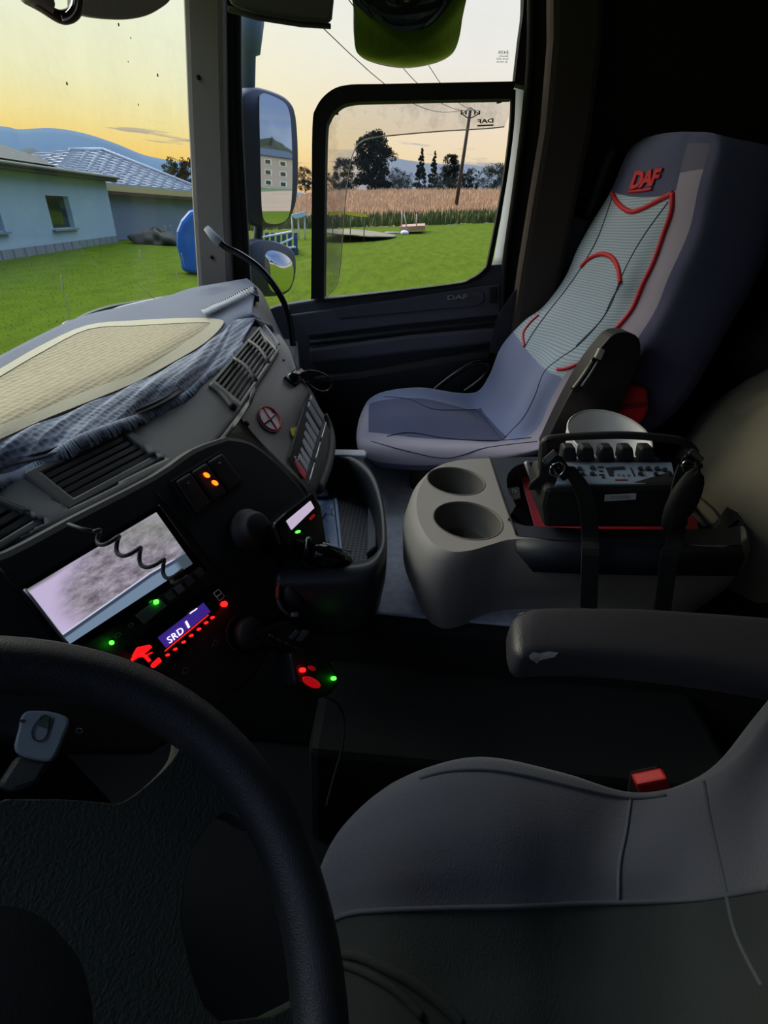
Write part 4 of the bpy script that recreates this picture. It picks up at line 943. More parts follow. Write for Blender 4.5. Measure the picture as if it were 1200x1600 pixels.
# ---- air vents
def vent(quad, zs, n, name='air_vent', fr=.16, depth=.035, cross=(), inner=None, slat_w=.30, label=None):
    """quad TL TR BR BL in directions with heights zs; slats run from the left side to the right side"""
    P = [PZ(x, y, z) for (x, y), z in zip(quad, zs)]
    nrm = (P[1]-P[0]).cross(P[3]-P[0]).normalized(); nrm = nrm if nrm.dot(P[0]) < 0 else -nrm
    def B(s, t, h=0): return (P[0].lerp(P[1], s)).lerp(P[3].lerp(P[2], s), t)+nrm*h
    f = MB(); a = fr*.6; b_ = fr
    o4 = [(0, 0), (1, 0), (1, 1), (0, 1)]; i4 = [(a, b_), (1-a, b_), (1-a, 1-b_), (a, 1-b_)]
    vs = [B(s, t, -.012) for s, t in o4]+[B(s, t, .006) for s, t in o4]+[B(s, t, .006) for s, t in i4]+[B(s, t, -depth) for s, t in i4]
    fs = []
    for i in range(4):
        j = (i+1) % 4; fs += [(i, j, 4+j, 4+i), (4+i, 4+j, 8+j, 8+i), (8+i, 8+j, 12+j, 12+i)]
    fs.append((12, 13, 14, 15))
    F = f.add(vs, fs).build(name, M['vent'], db, smooth=False, bevel=.003)
    mk('duct', [B(s, t, -depth+.001) for s, t in i4], [(0, 1, 2, 3)], M['seal'], F, smooth=False)
    sl = MB()
    for k in range(n):
        t = b_+(1-2*b_)*(k+.5)/n; w = (1-2*b_)/n*slat_w
        sl.prism([B(a, t-w, -.001), B(1-a, t-w, -.001), B(1-a, t+w, -.003), B(a, t+w, -.003)], [B(a, t-w, .003), B(1-a, t-w, .003), B(1-a, t+w, .001), B(a, t+w, .001)])
    sl.build('slats', M['vent'], F, smooth=False)
    for c in cross:
        MB().tube([B(c, b_*.6+(1-b_*1.2)*k/6, .006+.008*math.sin(pi*k/6)) for k in range(7)], .0045, 6).build('crossbar', M['dash'], F)
    if label: F['label'] = label
    return F
vent([(36, 742), (190, 668), (262, 716), (108, 800)], (-.262, -.262, -.293, -.294), 5)
vent([(-150, 838), (-28, 768), (84, 812), (-70, 905)], (-.264, -.264, -.298, -.30), 4)
# large vent: slats run along the depth, two crossbars
vent([(326, 602), (404, 512), (436, 548), (374, 640)], (-.260, -.252, -.270, -.291), 6, fr=.09, cross=(.36, .68), slat_w=.22)
vent([(385, 446), (401, 452), (405, 466), (392, 462)], (-.205, -.208, -.214, -.21), 3, fr=.12, depth=.015)
MB().tube([on(roll_bv, x, y, .004) for x, y in c2([(330, 606), (346, 618), (364, 640)], 5)], .008, 8).build('vent_thumbwheel', M['black'], db)

# ---- side panel fittings
def onp(x, y, h=.001): return on(pan_bv, x, y, h)
def decal(name, pxy, bv, lift, th, m, parent, **k):
    a = [on(bv, x, y, lift) for x, y in pxy]; c = sum(a, V((0, 0, 0)))/len(a); n = (a[len(a)//3]-a[0]).cross(a[2*len(a)//3]-a[0]).normalized(); n = n if n.dot(c) < 0 else -n
    a = [p-n*(p-c).dot(n) for p in a]
    return MB().prism(a, [p+n*th for p in a]).build(name, m, parent, smooth=False, **k)
st = thing('no_smoking_sticker', 'round white no-smoking sticker with red ring on the dash panel', 'sticker', onp(420, 656))
ro_ = math.radians(50)
decal('sticker_base', ell(420, 656, 23, 15, ro_), pan_bv, .002, .0010, M['paper'], st)
ringp = [onp(x, y, .0045) for x, y in ell(420, 656, 21, 13.5, ro_)]
MB().tube(ringp+[ringp[0]], .0020, 6).build('ring', M['red'], st)
MB().tube([onp(x, y, .0045) for x, y in ((410, 640), (420, 656), (430, 672))], .0018, 6).build('bar', M['red'], st)
MB().tube([onp(x, y, .0042) for x, y in ((412, 664), (420, 658), (429, 649))], .0016, 6).build('cigarette', M['seal'], st)
MB().tube([onp(x, y, .0042) for x, y in ((426, 648), (423, 643), (427, 640))], .0008, 6).build('smoke_curl', M['seal'], st)
o = decal('yellow_sticker', [(452, 671), (461, 669), (463, 680), (455, 684)], pan_bv, .004, .001, mat('yellow_label', (226, 196, 30), .6), None)
tag(o, 'small square yellow sticker beside the switch column', 'sticker')
for x, y in ((385, 662),): MB().tube([onp(x, y, -.002), onp(x, y, .004)], [.006, .005], 12).build('screw_cap', M['seal'], db)
for x, y in ((443, 563), (467, 577)): MB().tube([onp(x, y, -.002), onp(x, y, .002)], .003, 8).build('screw_cap', M['seal'], db)
# switch column
LT, RTp, LB, RB = (483, 618), (504, 652), (449, 716), (474, 752)
quadS = [LT, RTp, RB, LB]
decal('switch_housing', [bil(quadS, *q) for q in ((-.08, -.05), (1.12, -.05), (1.12, 1.04), (-.08, 1.04))], pan_bv, -.004, .006, M['seal'], db)
slots = [(0, .09), (.11, .20), (.25, .34), (.36, .45), (.47, .56), (.58, .67), (.71, .79), (.81, .90)]
bmz = [mat('switch_grey', (158, 158, 164), .42), M['dash']]
for i, (a, b_) in enumerate(slots+[(.92, 1.0)]):
    q = [bil(quadS, .0, a), bil(quadS, 1, a), bil(quadS, 1, b_), bil(quadS, 0, b_)]
    last = i == 8
    o = decal('rocker_switch', q, pan_bv, .002, .007, mat('hazard_red', (196, 44, 60), .4) if last else bmz[0], db, bevel=.003)
    if last:
        o['label'] = 'red hazard light switch'
        tr_ = [onp(x, y, .011) for x, y in ((455, 719), (462, 720), (460, 727))]; MB().tube(tr_+[tr_[0]], .0009, 5).build('warning_triangle', M['paper'], o)
for a, b_ in ((.02, .30), (.33, .62), (.65, .98)):
    MB().tube([onp(*bil(quadS, 1.22, a+(b_-a)*k/4), .003) for k in range(5)], .0022, 6).build('trim_strip', M['silver'], db)
MB().tube(cr([Z(506, 648, -.374), Z(515, 670, -.398), Z(518, 695, -.412), Z(512, 730, -.425), Z(498, 766, -.43)], 4), .010, 10).build('edge_roll', M['dash'], db)
# power plug with cable loop
t = thing('power_plug', 'black round plug standing out of the dash panel with a thin cable loop', 'plug', onp(452, 592))
pe = onp(455, 592, 0); pdr = V((.35, -.65, .62)).normalized()
MB().tube([onp(452, 598, 0), onp(452, 598, 0).lerp(PX(470, 582, 1.0), .9)], [.017, .0155], 14).build('plug_body', M['gloss'], t)
tipc = onp(452, 598, 0).lerp(PX(470, 582, 1.0), .92)
MB().tube([tipc, tipc+V((-.004, -.004, .002))], [.013, .011], 14).build('plug_ring', M['silver'], t)
MB().tube([PX(x, y, .98) for x, y in c2([(472, 582), (482, 579), (498, 581), (512, 588), (518, 600), (512, 610), (500, 611), (486, 603), (480, 596)], 4)], .0018, 6).build('cable', M['gloss'], t)

# ---- console face fittings
def qp(name, pxy, h0, h1, m, parent=None, **k): return pplate(name, pxy, PQ, h0, h1, m, parent, **k)
SW = [(268, 752), (342, 707), (377, 754), (304, 808)]
qp('switch_frame', inset_quad(SW, 1.05), 0, .003, M['seal'], db, bevel=.002)
orange = mat('orange_lamp', (255, 90, 20), .4, emit=(255, 80, 12), estr=6)
for i in range(3):
    q = [bil(SW, i/3+.02, .05), bil(SW, (i+1)/3-.02, .05), bil(SW, (i+1)/3-.02, .95), bil(SW, i/3+.02, .95)]
    o = qp('rocker_switch', q, .003, .009, M['black'], db, bevel=.003)
    if i == 1:
        for c in ((317, 745), (330, 757)):
            qp('indicator_lamp', ell(*c, 5.5, 3, math.radians(35), 10), .009, .0105, orange, o)
    else:
        c = bil(q, .5, .2); qp('indicator_lamp', ell(*c, 2.5, 1.5, 0, 8), .009, .010, M['silver'], o)
# screen
SC = [(38, 922), (240, 802), (297, 882), (105, 1007)]
sc = thing('multimedia_screen', 'wide dashboard screen showing a grey and lilac rear camera picture', 'screen', Q(170, 900))
qp('bezel', [(22, 920), (246, 788), (322, 892), (100, 1030)], 0, .006, M['gloss'], sc, bevel=.003)
def screen_mat():
    m = bpy.data.materials.new('screen_picture'); m.use_nodes = True; nt = m.node_tree; N = nt.nodes; L = nt.links; b = N['Principled BSDF']
    b.inputs['Base Color'].default_value = (.01, .01, .01, 1); b.inputs['Roughness'].default_value = .2
    at = N.new('ShaderNodeUVMap'); sep = N.new('ShaderNodeSeparateXYZ'); L.new(at.outputs[0], sep.inputs[0])
    n1 = N.new('ShaderNodeTexNoise'); n1.inputs['Scale'].default_value = 9; n1.inputs['Detail'].default_value = 8; n1.inputs['Roughness'].default_value = .7; L.new(at.outputs[0], n1.inputs[0])
    r = N.new('ShaderNodeValToRGB'); e = r.color_ramp.elements; e[0].position = .34; e[0].color = (*lin((96, 88, 98)), 1); e[1].position = .68; e[1].color = (*lin((188, 180, 196)), 1); L.new(n1.outputs[0], r.inputs[0])
    def mth(op, a, b_=None):
        q = N.new('ShaderNodeMath'); q.operation = op
        for i, x in enumerate((a, b_)):
            if x is None: continue
            if isinstance(x, (int, float)): q.inputs[i].default_value = x
            else: L.new(x, q.inputs[i])
        return q.outputs[0]
    def mr(v, a, b_, c=0, d=1):
        q = N.new('ShaderNodeMapRange'); q.interpolation_type = 'SMOOTHSTEP'; L.new(v, q.inputs[0])
        for i, x in enumerate((a, b_, c, d)): q.inputs[1+i].default_value = x
        return q.outputs[0]
    def mix(f, a, c):
        q = N.new('ShaderNodeMixRGB'); L.new(f, q.inputs[0]); L.new(a, q.inputs[1]); q.inputs[2].default_value = (*lin(c), 1); return q.outputs[0]
    x, y = sep.outputs[0], sep.outputs[1]
    d = mth('SQRT', mth('ADD', mth('POWER', mth('SUBTRACT', x, .62), 2), mth('POWER', mth('MULTIPLY', mth('SUBTRACT', y, .42), .8), 2)))
    c = mix(mr(d, .42, .62), r.outputs[0], (205, 190, 225))                       # pale lilac rim at the left
    c = mix(mr(mth('ADD', mth('MULTIPLY', x, .9), mth('MULTIPLY', y, .7)), .95, 1.5, 0, .55), c, (140, 150, 130))
    c = mix(mth('MULTIPLY', mr(y, .93, 1.0), mr(x, .35, .1)), c, (120, 118, 120))
    low = mth('SUBTRACT', y, mth('ADD', .17, mth('MULTIPLY', mth('SUBTRACT', 1, mth('ABSOLUTE', mth('SUBTRACT', mth('MULTIPLY', x, 2), 1.35))), .05)))
    c = mix(mr(low, .045, .03), c, (210, 216, 236)); c = mix(mr(low, .02, .01), c, (60, 70, 92)); c = mix(mr(low, -.02, -.05), c, (120, 142, 166))
    c = mix(mth('MULTIPLY', mr(x, .86, .92), mr(y, .26, .2)), c, (70, 84, 96))
    L.new(c, b.inputs['Emission Color']); b.inputs['Emission Strength'].default_value = .85
    L.new(c, b.inputs['Base Color']) if False else None
    return m
def uvquad(name, P, m, parent, lab=None):
    n = 8; vs = []; fs = []; uv = []
    for i in range(n+1):
        for j in range(n+1): s, t = j/n, i/n; vs.append(P[0].lerp(P[1], s).lerp(P[3].lerp(P[2], s), t)); uv.append((s, 1-t))
    for i in range(n):
        for j in range(n): fs.append((i*(n+1)+j, i*(n+1)+j+1, (i+1)*(n+1)+j+1, (i+1)*(n+1)+j))
    me = bpy.data.meshes.new(name); me.from_pydata([tuple(v) for v in vs], [], fs); ul = me.uv_layers.new(name='uv')
    for l in me.loops: ul.data[l.index].uv = uv[l.vertex_index]
    return link(name, me, m, parent, smooth=False)
uvquad('display', [Q(x, y, .0068) for x, y in SC], screen_mat(), sc)
MB().tube([Q(33, 922, .008), Q(44, 934, .008), Q(98, 1004, .008)], .0016, 6).build('card_slot_edge', M['silver'], sc)
ledg = mat('green_led', (60, 255, 60), .4, emit=(50, 255, 40), estr=9)
redl = mat('red_led', (255, 20, 20), .4, emit=(255, 14, 10), estr=7)
icon = mat('button_print', (130, 130, 136), .5)
KB = [(206, 963), (308, 886), (318, 898), (220, 976)]
qp('key_strip', KB, .006, .008, mat('key_strip', (44, 44, 48), .5), sc, bevel=.002)
qp('key', [bil(KB, 0, 0), bil(KB, .36, 0), bil(KB, .36, 1), bil(KB, .0, 1)], .008, .0095, mat('key_grey', (104, 104, 110), .5), sc, bevel=.002)
for s in (.48, .62, .78, .94): qp('key', [bil(KB, s-.05, .15), bil(KB, s+.05, .15), bil(KB, s+.05, .85), bil(KB, s-.05, .85)], .008, .0092, icon if s in (.62,) else M['dash'], sc, bevel=.001)
for (x, y), r in (((237, 942), 3.6), ((170, 1005), 3.4)): qp('green_led', ell(x, y, r, r, 0, 12), .0095 if x > 200 else .006, .012 if x > 200 else .008, ledg, sc)
for x, y in ((180, 993), (200, 978)): MB().tube([Q(a, b_, .0065) for a, b_ in ell(x, y, 5, 2.6, -.6, 10)+[ell(x, y, 5, 2.6, -.6, 10)[0]]], .0004, 4).build('key_icon', icon, sc)
# radio
rd = thing('car_radio', 'car radio with violet display and red lit buttons below the screen', 'radio', Q(270, 1000))
qp('face', [(190, 1012), (330, 912), (352, 938), (246, 1056)], 0, .008, M['gloss'], rd, bevel=.003)
viol = mat('violet_display', (40, 26, 90), .3, emit=(62, 40, 140), estr=.8)
qp('display', [(241, 997), (312, 943), (323, 957), (254, 1013)], .008, .0095, viol, rd)
segm = mat('display_digits', (230, 220, 255), .4, emit=(225, 214, 255), estr=1.6)
lettering('display_text', 'SRD', Q(258, 1007, .0105), Q(281, 989, .0105), Q(253, 998, .0105), .001, segm, rd, spacing=1.1)
lettering('display_text', '1', Q(287, 983, .0105), Q(289.5, 981, .0105), Q(282, 973, .0105), .001, segm, rd)
for x, y in ((292, 958), (298, 954)): MB().tube([Q(x-2, y+2, .0105), Q(x+3, y-2, .0105)], .0008, 5).build('display_bar', segm, rd)
for x, y in ((256, 1024), (268, 1015), (281, 1004), (293, 994), (305, 984), (316, 974), (326, 966)):
    qp('preset_button', ell(x, y, 2.6, 1.8, -.6, 10), .008, .0105, redl, rd)
MB().tube([Q(252, 1018, .0085), Q(320, 962, .0085)], .0005, 4).build('red_line', redl, rd)
redk = mat('red_key', (255, 30, 30), .4, emit=(235, 20, 24), estr=1.3)
for q in ([(199, 1027), (208, 1012), (228, 1008), (232, 1012), (214, 1028)], [(230, 1038), (242, 1027), (247, 1034), (234, 1045), (229, 1043)]):
    qp('lit_key', q, .008, .011, redk, rd, bevel=.002)
MB().tube([Q(x, y, .012) for x, y in c2([(198, 1032), (208, 1026), (218, 1026), (226, 1034)], 4)], .0022, 6).build('lit_ring', redk, rd)
MB().tube([Q(224, 1024, .009), Q(232, 1020, .009)], .0010, 5).build('lit_mark', redk, rd)
uq = [Q(x, y, .009) for x, y in ((328, 928), (336, 922), (345, 933), (337, 940))]
MB().tube(uq+[uq[0]], .0006, 5).build('usb_symbol', M['paper'], rd)
MB().tube([Q(333, 934, .009), Q(340, 928, .009)], .0009, 5).build('usb_symbol', M['paper'], rd)
qp('power_lamp', ell(344, 945, 4.5, 4.5, 0, 14), .008, .011, redl, rd)
# small outlined icons on the lower console
for x, y in ((335, 1005), (288, 1048)):
    MB().tube([Q(a, b_, .001) for a, b_ in c2([(x-4, y+4), (x, y-5), (x+5, y-3), (x+2, y+4), (x-4, y+4)], 3)], .0005, 4).build('key_icon', icon, db)
# coiled microphone cord
t = thing('coiled_cord', 'black coiled cord hanging across the dashboard screen', 'cord', Q(205, 880, .04))
axp = [Q(x, y, .030) for x, y in c2([(128, 838), (160, 856), (205, 878), (250, 900), (262, 912)], 12)]
cord = []; nn = 150
for i in range(nn+1):
    u_ = i/nn; k = u_*(len(axp)-1); j = min(int(k), len(axp)-2); p = axp[j].lerp(axp[j+1], k-j); ax_ = (axp[j+1]-axp[j]).normalized()
    e1_ = ax_.cross(PQ[1]).normalized(); ph = 2*pi*u_*5.2+1; am_ = .0095*min(1, 8*u_)
    cord.append(p+e1_*am_*math.cos(ph)+PQ[1]*am_*math.sin(ph))
MB().tube(cord, .0026, 7).build('coil', M['black'], t)
MB().tube([Q(100, 822, .01), Q(115, 832, .02), cord[0]], .0026, 7).build('lead', M['black'], t)
# rotary knob and brake lever
kc = Q(385, 830)
MB().tube([kc, kc+PQ[1]*.012, kc+PQ[1]*.014, kc+PQ[1]*.03, kc+PQ[1]*.033], [.036, .035, .028, .026, .021], 32).build('rotary_knob', M['black'], db)
for k in range(0): pass
pbk = thing('parking_brake_lever', 'black parking brake lever with glossy cone handle', 'brake lever', Q(420, 860))
s0, s1 = Q(410, 848, .02), Q(445, 864, .055)
MB().tube([s0, s1], [.0095, .011], 14).build('stem', M['gloss'], pbk)
MB().tube([s1-(s1-s0).normalized()*.006, s1+(s1-s0).normalized()*.004], [.020, .019], 18).build('collar', M['gloss'], pbk)
h0 = Q(450, 870, .060); h1 = Q(503, 893, .072)
MB().tube([h0, h0.lerp(h1, .25), h0.lerp(h1, .6), h0.lerp(h1, .9), h1], [.012, .020, .019, .013, .007], 18).build('handle', M['gloss'], pbk)
MB().tube([Q(455, 862, .078), Q(478, 870, .082), Q(498, 874, .080)], .0018, 6).build('handle_edge', M['silver'], pbk)
rg = thing('rotary_dial', 'round heater dial with grey ring and orange section', 'dial', Q(455, 925))
rp = ell(455, 928, 22, 33, .1, 40)
MB().tube([Q(455, 928, 0), Q(455, 928, .02)], [.026, .022], 24).build('dial_knob', M['black'], rg)
def arc(a, b_): return [Q(455+24*math.cos(math.radians(k)), 928-33*math.sin(math.radians(k)), .004) for k in range(a, b_, 6)]
MB().tube(arc(70, 150), .0035, 6).build('dial_ring', mat('dial_grey', (84, 84, 88), .5), rg)
MB().tube(arc(146, 200), .0038, 6).build('dial_ring_orange', mat('dial_orange', (170, 72, 44), .5), rg)
MB().tube(arc(196, 262), .0035, 6).build('dial_ring', mat('dial_grey2', (96, 96, 100), .5), rg)
MB().tube(arc(262, 290), .0045, 6).build('dial_ring', mat('dial_pale', (190, 190, 194), .5), rg)
MB().tube([Q(455, 915, .022), Q(459, 921, .022)], .0016, 6).build('dial_mark', M['paper'], rg)
rk2 = thing('rotary_dial', 'unlit dark dial below the radio, left of the orange-marked one', 'dial', Q(385, 990))
MB().tube([Q(385, 990, 0), Q(385, 990, .018)], [.028, .022], 24).build('dial_knob', M['black'], rk2)
dk_ = [Q(385+33*math.cos(a), 990+32*math.sin(a), .003) for a in [k*2*pi/30 for k in range(31)]]
MB().tube(dk_, .002, 6).build('dial_ring', M['dash_dark'], rk2)
# tachograph / CB unit with lilac display
cb = thing('cb_radio', 'black two-way radio with lilac display strip above the brake lever', 'radio', Q(465, 820))
CBp = (Q(465, 820, .05), PQ[1])
pplate('body', [(428, 818), (448, 800), (490, 768), (503, 790), (512, 850), (512, 905), (470, 880), (440, 850)], CBp, -.09, 0, M['gloss'], cb, bevel=.006)
pplate('display', [(447, 814), (484, 783), (490, 794), (455, 828)], CBp, 0, .002, mat('lilac_display', (210, 190, 225), .4, emit=(214, 196, 224), estr=.75), cb)
pplate('green_led', ell(465, 831, 3.5, 2, -.3, 10), CBp, 0, .002, ledg, cb)
pplate('red_mark', [(482, 810), (490, 803), (492, 806), (485, 813)], CBp, 0, .0015, mat('red_mark', (170, 30, 30), .4, emit=(150, 16, 14), estr=.5), cb)
# lower console cluster
lc = thing('charger_hub', 'small charger block with glowing red light and green lamp above the floor', 'charger', Q(490, 1055, .02))
LCp = (Q(490, 1050, .03), PQ[1])
pplate('body', [(455, 1020), (480, 1012), (520, 1036), (532, 1060), (520, 1085), (500, 1092), (464, 1070)], CBp if False else LCp, -.04, 0, M['black'], lc, bevel=.006)
pplate('red_lens', ell(485, 1066, 15, 7, .5, 16), LCp, 0, .004, mat('dim_red_lens', (150, 14, 24), .3, emit=(200, 16, 26), estr=.55), lc, bevel=.001)
pplate('red_lens', ell(486, 1044, 6, 3.4, .5, 12), LCp, 0, .003, mat('dimmer_red_lens', (120, 14, 24), .3, emit=(160, 16, 26), estr=.4), lc)
pplate('red_led', ell(471, 1047, 3.6, 3.6, 0, 12), LCp, 0, .005, redl, lc)
pplate('green_led', ell(520, 1060, 3, 3, 0, 12), LCp, 0, .004, ledg, lc)
MB().tube([PP(x, y, LCp) for x, y in c2([(505, 1088), (528, 1100), (538, 1130), (534, 1170), (520, 1220), (510, 1260)], 4)], .002, 6).build('cable', M['seal'], lc)
kp = thing('key_pad', 'slanted strip of small keys with white symbols below the dials', 'keypad', Q(450, 1010, .01))
KPp = (Q(455, 1000, .02), PQ[1])
pplate('body', [(400, 985), (455, 968), (505, 1010), (500, 1030), (455, 1018), (405, 1000)], KPp, -.03, 0, M['black'], kp, bevel=.004)
for q in ([(450, 996), (462, 984), (467, 987), (456, 999)], [(462, 1000), (474, 984), (483, 987), (470, 1002)]): pplate('key', q, KPp, 0, .002, mat('symbol_grey', (128, 130, 140), .5), kp)
for k in range(6): pplate('key', [(420+13*k, 990+6*k), (428+13*k, 994+6*k), (426+13*k, 998+6*k), (418+13*k, 994+6*k)], KPp, 0, .003, M['dash'], kp, bevel=.001)

# ---- flexible arm from the pillar
fx = thing('flexible_arm', 'black gooseneck arm clamped with pale tape to the front pillar', 'gooseneck arm', PX(345, 385, 1.42))
MB().tube([PX(x, y, 1.42) for x, y in c2([(332, 366), (350, 384), (376, 398), (404, 418), (428, 446), (446, 478), (454, 510), (458, 540)], 5)], .0105, 10).build('neck', M['gloss'], fx)
MB().tube([PX(322, 356, 1.42), PX(334, 370, 1.42), PX(344, 381, 1.42)], [.010, .014, .016], 10).build('tape', mat('pale_tape', (176, 178, 184), .6), fx)

# ================================================================= DASH COVER CLOTH
cl = thing('dash_cover', 'blue-grey cloth dash cover with cream-bordered beige mesh and lace edge', 'dash cover', PZ(200, 560, -.24))
h1 = .0
cloth_rows = [
 [Z(-140, 640, -.225), Z(-10, 565, -.220), Z(120, 500, -.220), Z(200, 480, -.216), Z(258, 466, -.214), Z(300, 452, -.206), Z(345, 444, -.200), PX(386, 437, 1.46)],
 [Z(-150, 690, -.228), Z(-10, 620, -.226), Z(125, 540, -.224), Z(215, 508, -.224), Z(275, 492, -.222), Z(316, 480, -.217), Z(358, 462, -.209), PX(398, 450, 1.42)],
 [Z(-160, 740, -.232), Z(-10, 670, -.230), Z(128, 600, -.228), Z(225, 562, -.228), Z(296, 522, -.228), Z(335, 497, -.226), Z(365, 492, -.225), Z(395, 488, -.226)],
 [Z(-160, 790, -.240), Z(-10, 700, -.238), Z(100, 655, -.238), Z(205, 608, -.238), Z(272, 574, -.238), Z(332, 534, -.238), Z(366, 510, -.238), Z(402, 498, -.240)],
]
cv, cf, ccell, _ = grid(cloth_rows, 6, 6)
cv = [v+V((0, 0, .004)) for v in cv]
for i, v in enumerate(cv):                     # rest the cloth on the dash wherever it would sink in
    h_ = roll_bv.ray_cast(V((0, 0, 0)), v.normalized())
    if h_[0] is not None and h_[0].length < v.length+.006:
        nn_ = h_[1] if h_[1].dot(v) < 0 else -h_[1]; cv[i] = h_[0]+nn_*.007
cloth_bv = bvh(cv, cf)
mk('cloth', cv, cf, M['cloth'], cl, solid=.004, off=-1, fixn='open')
def on_cloth(x, y, l=.003): return on(cloth_bv, x, y, l)
def surf_patch(name, outline, inner, bv, lift, m, parent, n=10):
    """ring or fan of points laid on a surface"""
    o_ = c2(outline, 4, True); k = len(o_); vs = []; fs = []
    cx_ = sum(a for a, b_ in outline)/len(outline); cy_ = sum(b_ for a, b_ in outline)/len(outline)
    if inner is None:
        for s in range(n+1):
            f = 1-s/n*.999
            for a, b_ in o_: vs.append(on(bv, cx_+(a-cx_)*f, cy_+(b_-cy_)*f, lift))
        ns = n
    else:
        i_ = c2(inner, 4, True)
        for s in range(4):
            for (a, b_), (c, d) in zip(o_, i_): vs.append(on(bv, a+(c-a)*s/3, b_+(d-b_)*s/3, lift))
        ns = 3
    for s in range(ns):
        for j in range(k): fs.append((s*k+j, s*k+(j+1) % k, (s+1)*k+(j+1) % k, (s+1)*k+j))
    return mk(name, vs, fs, m, parent, fixn=True)
o_out = [(-60, 712), (0, 690), (61, 662), (140, 630), (210, 601), (262, 573), (317, 540), (346, 512), (343, 501), (290, 499), (210, 503), (135, 511), (60, 545), (0, 580), (-60, 612)]
o_in = [(-60, 690), (0, 668), (61, 645), (140, 612), (210, 586), (258, 558), (300, 530), (327, 510), (322, 506), (285, 507), (215, 511), (138, 517), (66, 553), (0, 592), (-60, 628)]
surf_patch('border', o_out, o_in, cloth_bv, .0035, M['cream'], cl)
meshm = pattern_mat('beige_mesh', (150, 136, 110), (212, 198, 166), 95, kind='voronoi', rough=.85, bump=.7)
surf_patch('mesh_panel', o_in, None, cloth_bv, .0025, meshm, cl)
# lace band
knit = pattern_mat('lace_knit', (70, 78, 102), (206, 212, 228), 110, kind='voronoi', rough=.95, bump=1)
li = [(-60, 722), (0, 700), (61, 672), (140, 640), (210, 610), (262, 582), (317, 550), (352, 518), (368, 500), (404, 496)]
lo_ = [(-60, 752), (0, 737), (30, 735), (72, 708), (140, 680), (200, 653), (243, 637), (289, 618), (317, 592), (345, 575)]
lz_ = [-.262, -.262, -.262, -.262, -.262, -.262, -.262, -.261, -.258, -.256]
lo2 = [(-60, 756), (0, 738), (55, 722), (120, 690), (180, 664), (230, 643), (285, 620), (322, 588), (350, 570), (378, 540)]
inner_p = [on(cloth_bv, x, y, .002) for x, y in li]; outer_p = [on(roll_bv, x, y, .007) for (x, y), z in zip(lo2, lz_)]
mid_p = [on(roll_bv, (a[0]+c[0])/2, (a[1]+c[1])/2, .013) for a, c in zip(li, lo2)]
lvv, lff, _, _ = grid([inner_p, mid_p, outer_p], 5, 8)
lvv = [v+V((0, 0, .0012*math.sin(37*i))) for i, v in enumerate(lvv)]
mk('lace', lvv, lff, knit, cl, solid=.0025, fixn='open')
edge_pts = cr(outer_p, 14); fr = MB()
for i in range(0, len(edge_pts)-1):
    p = edge_pts[i]; q_ = edge_pts[i+1]; d_ = (q_-p); s_ = d_.cross(V((0, 0, 1))).normalized(); s_ = s_ if s_.dot(p) < 0 else -s_
    L_ = .012+.010*abs(math.sin(i*.45)) 
    for e in (0, .5):
        a = p.lerp(q_, e); tip = a+s_*L_*.5+V((0, 0, -L_*.75))+d_*random.uniform(-.8, .8)
        fr.tube([a+V((0, 0, .002)), a.lerp(tip, .5)+s_*.002, tip], [.0013, .0017, .0010], 4)
fr.build('fringe', mat('fringe_yarn', (196, 202, 218), .95), cl)
# open net over the big vent and lace band of the far hump
net = MB()
A_ = [(352, 518), (368, 500), (392, 494), (408, 502), (424, 520), (436, 538)]; B_ = [(352, 560), (366, 532), (384, 518), (402, 514), (418, 526), (432, 545)]
A3 = cr([PZ(x, y, -.248) for x, y in A_], 7); B3 = cr([PZ(x, y, -.256) for x, y in B_], 7)
for i in range(len(A3)-2): net.tube([A3[i], B3[i+2]], .0011, 4); net.tube([A3[i+2], B3[i]], .0011, 4)
net.tube(A3, .0022, 5); net.tube(B3, .0016, 5)
net.build('net_edge', mat('net_yarn', (128, 132, 146), .95), cl)
lf_ = [(316, 488), (330, 480), (350, 472), (372, 460), (396, 448)]; lf2 = [(322, 500), (340, 492), (360, 482), (380, 472), (404, 460)]
A3 = [on(cloth_bv, x, y, .006) for x, y in c2(lf_, 7)]; B3 = [on(cloth_bv, x, y, .010) for x, y in c2(lf2, 7)]
net = MB()
for i in range(len(A3)-1): net.tube([A3[i], B3[i]], .0022, 4); net.tube([A3[i], B3[i+1]], .0018, 4)
net.tube(A3, .003, 5)
net.build('fringe', mat('pale_yarn', (170, 172, 182), .95), cl)

# ================================================================= STORAGE TRAY
tr = thing('storage_tray', 'black rounded storage tray hanging from the dash beside the engine tunnel', 'tray', PZ(560, 850, -.6))
rim = [(470, 700), (517, 706), (553, 712), (578, 730), (593, 758), (602, 800), (605, 850), (596, 878), (582, 893), (560, 899), (512, 902), (470, 904), (430, 905)]
inr = [(470, 708), (512, 714), (545, 720), (570, 738), (584, 762), (594, 800), (596, 845), (589, 862), (578, 872), (560, 877), (515, 880), (470, 882), (440, 884)]
rimP = [PZ(x, y, -.45) for x, y in c2(rim, 4)]; inP = [PZ(x, y, -.45) for x, y in c2(inr, 4)]
n = len(rimP); cen = sum(inP, V((0, 0, 0)))/n
def sc_(P, f, dz): return [V((cen.x+(p.x-cen.x)*f, cen.y+(p.y-cen.y)*f, p.z+dz)) for p in P]
stages = [sc_(rimP, .86, -.17), sc_(rimP, .97, -.13), sc_(rimP, 1.03, -.07), sc_(rimP, 1.02, -.02), sc_(rimP, 1.0, -.004), [a.lerp(b_, .5)+V((0, 0, .003)) for a, b_ in zip(rimP, inP)], inP, sc_(inP, .97, -.05), sc_(inP, .95, -.088)]
vs = [p for st_ in stages for p in st_]; fs = []
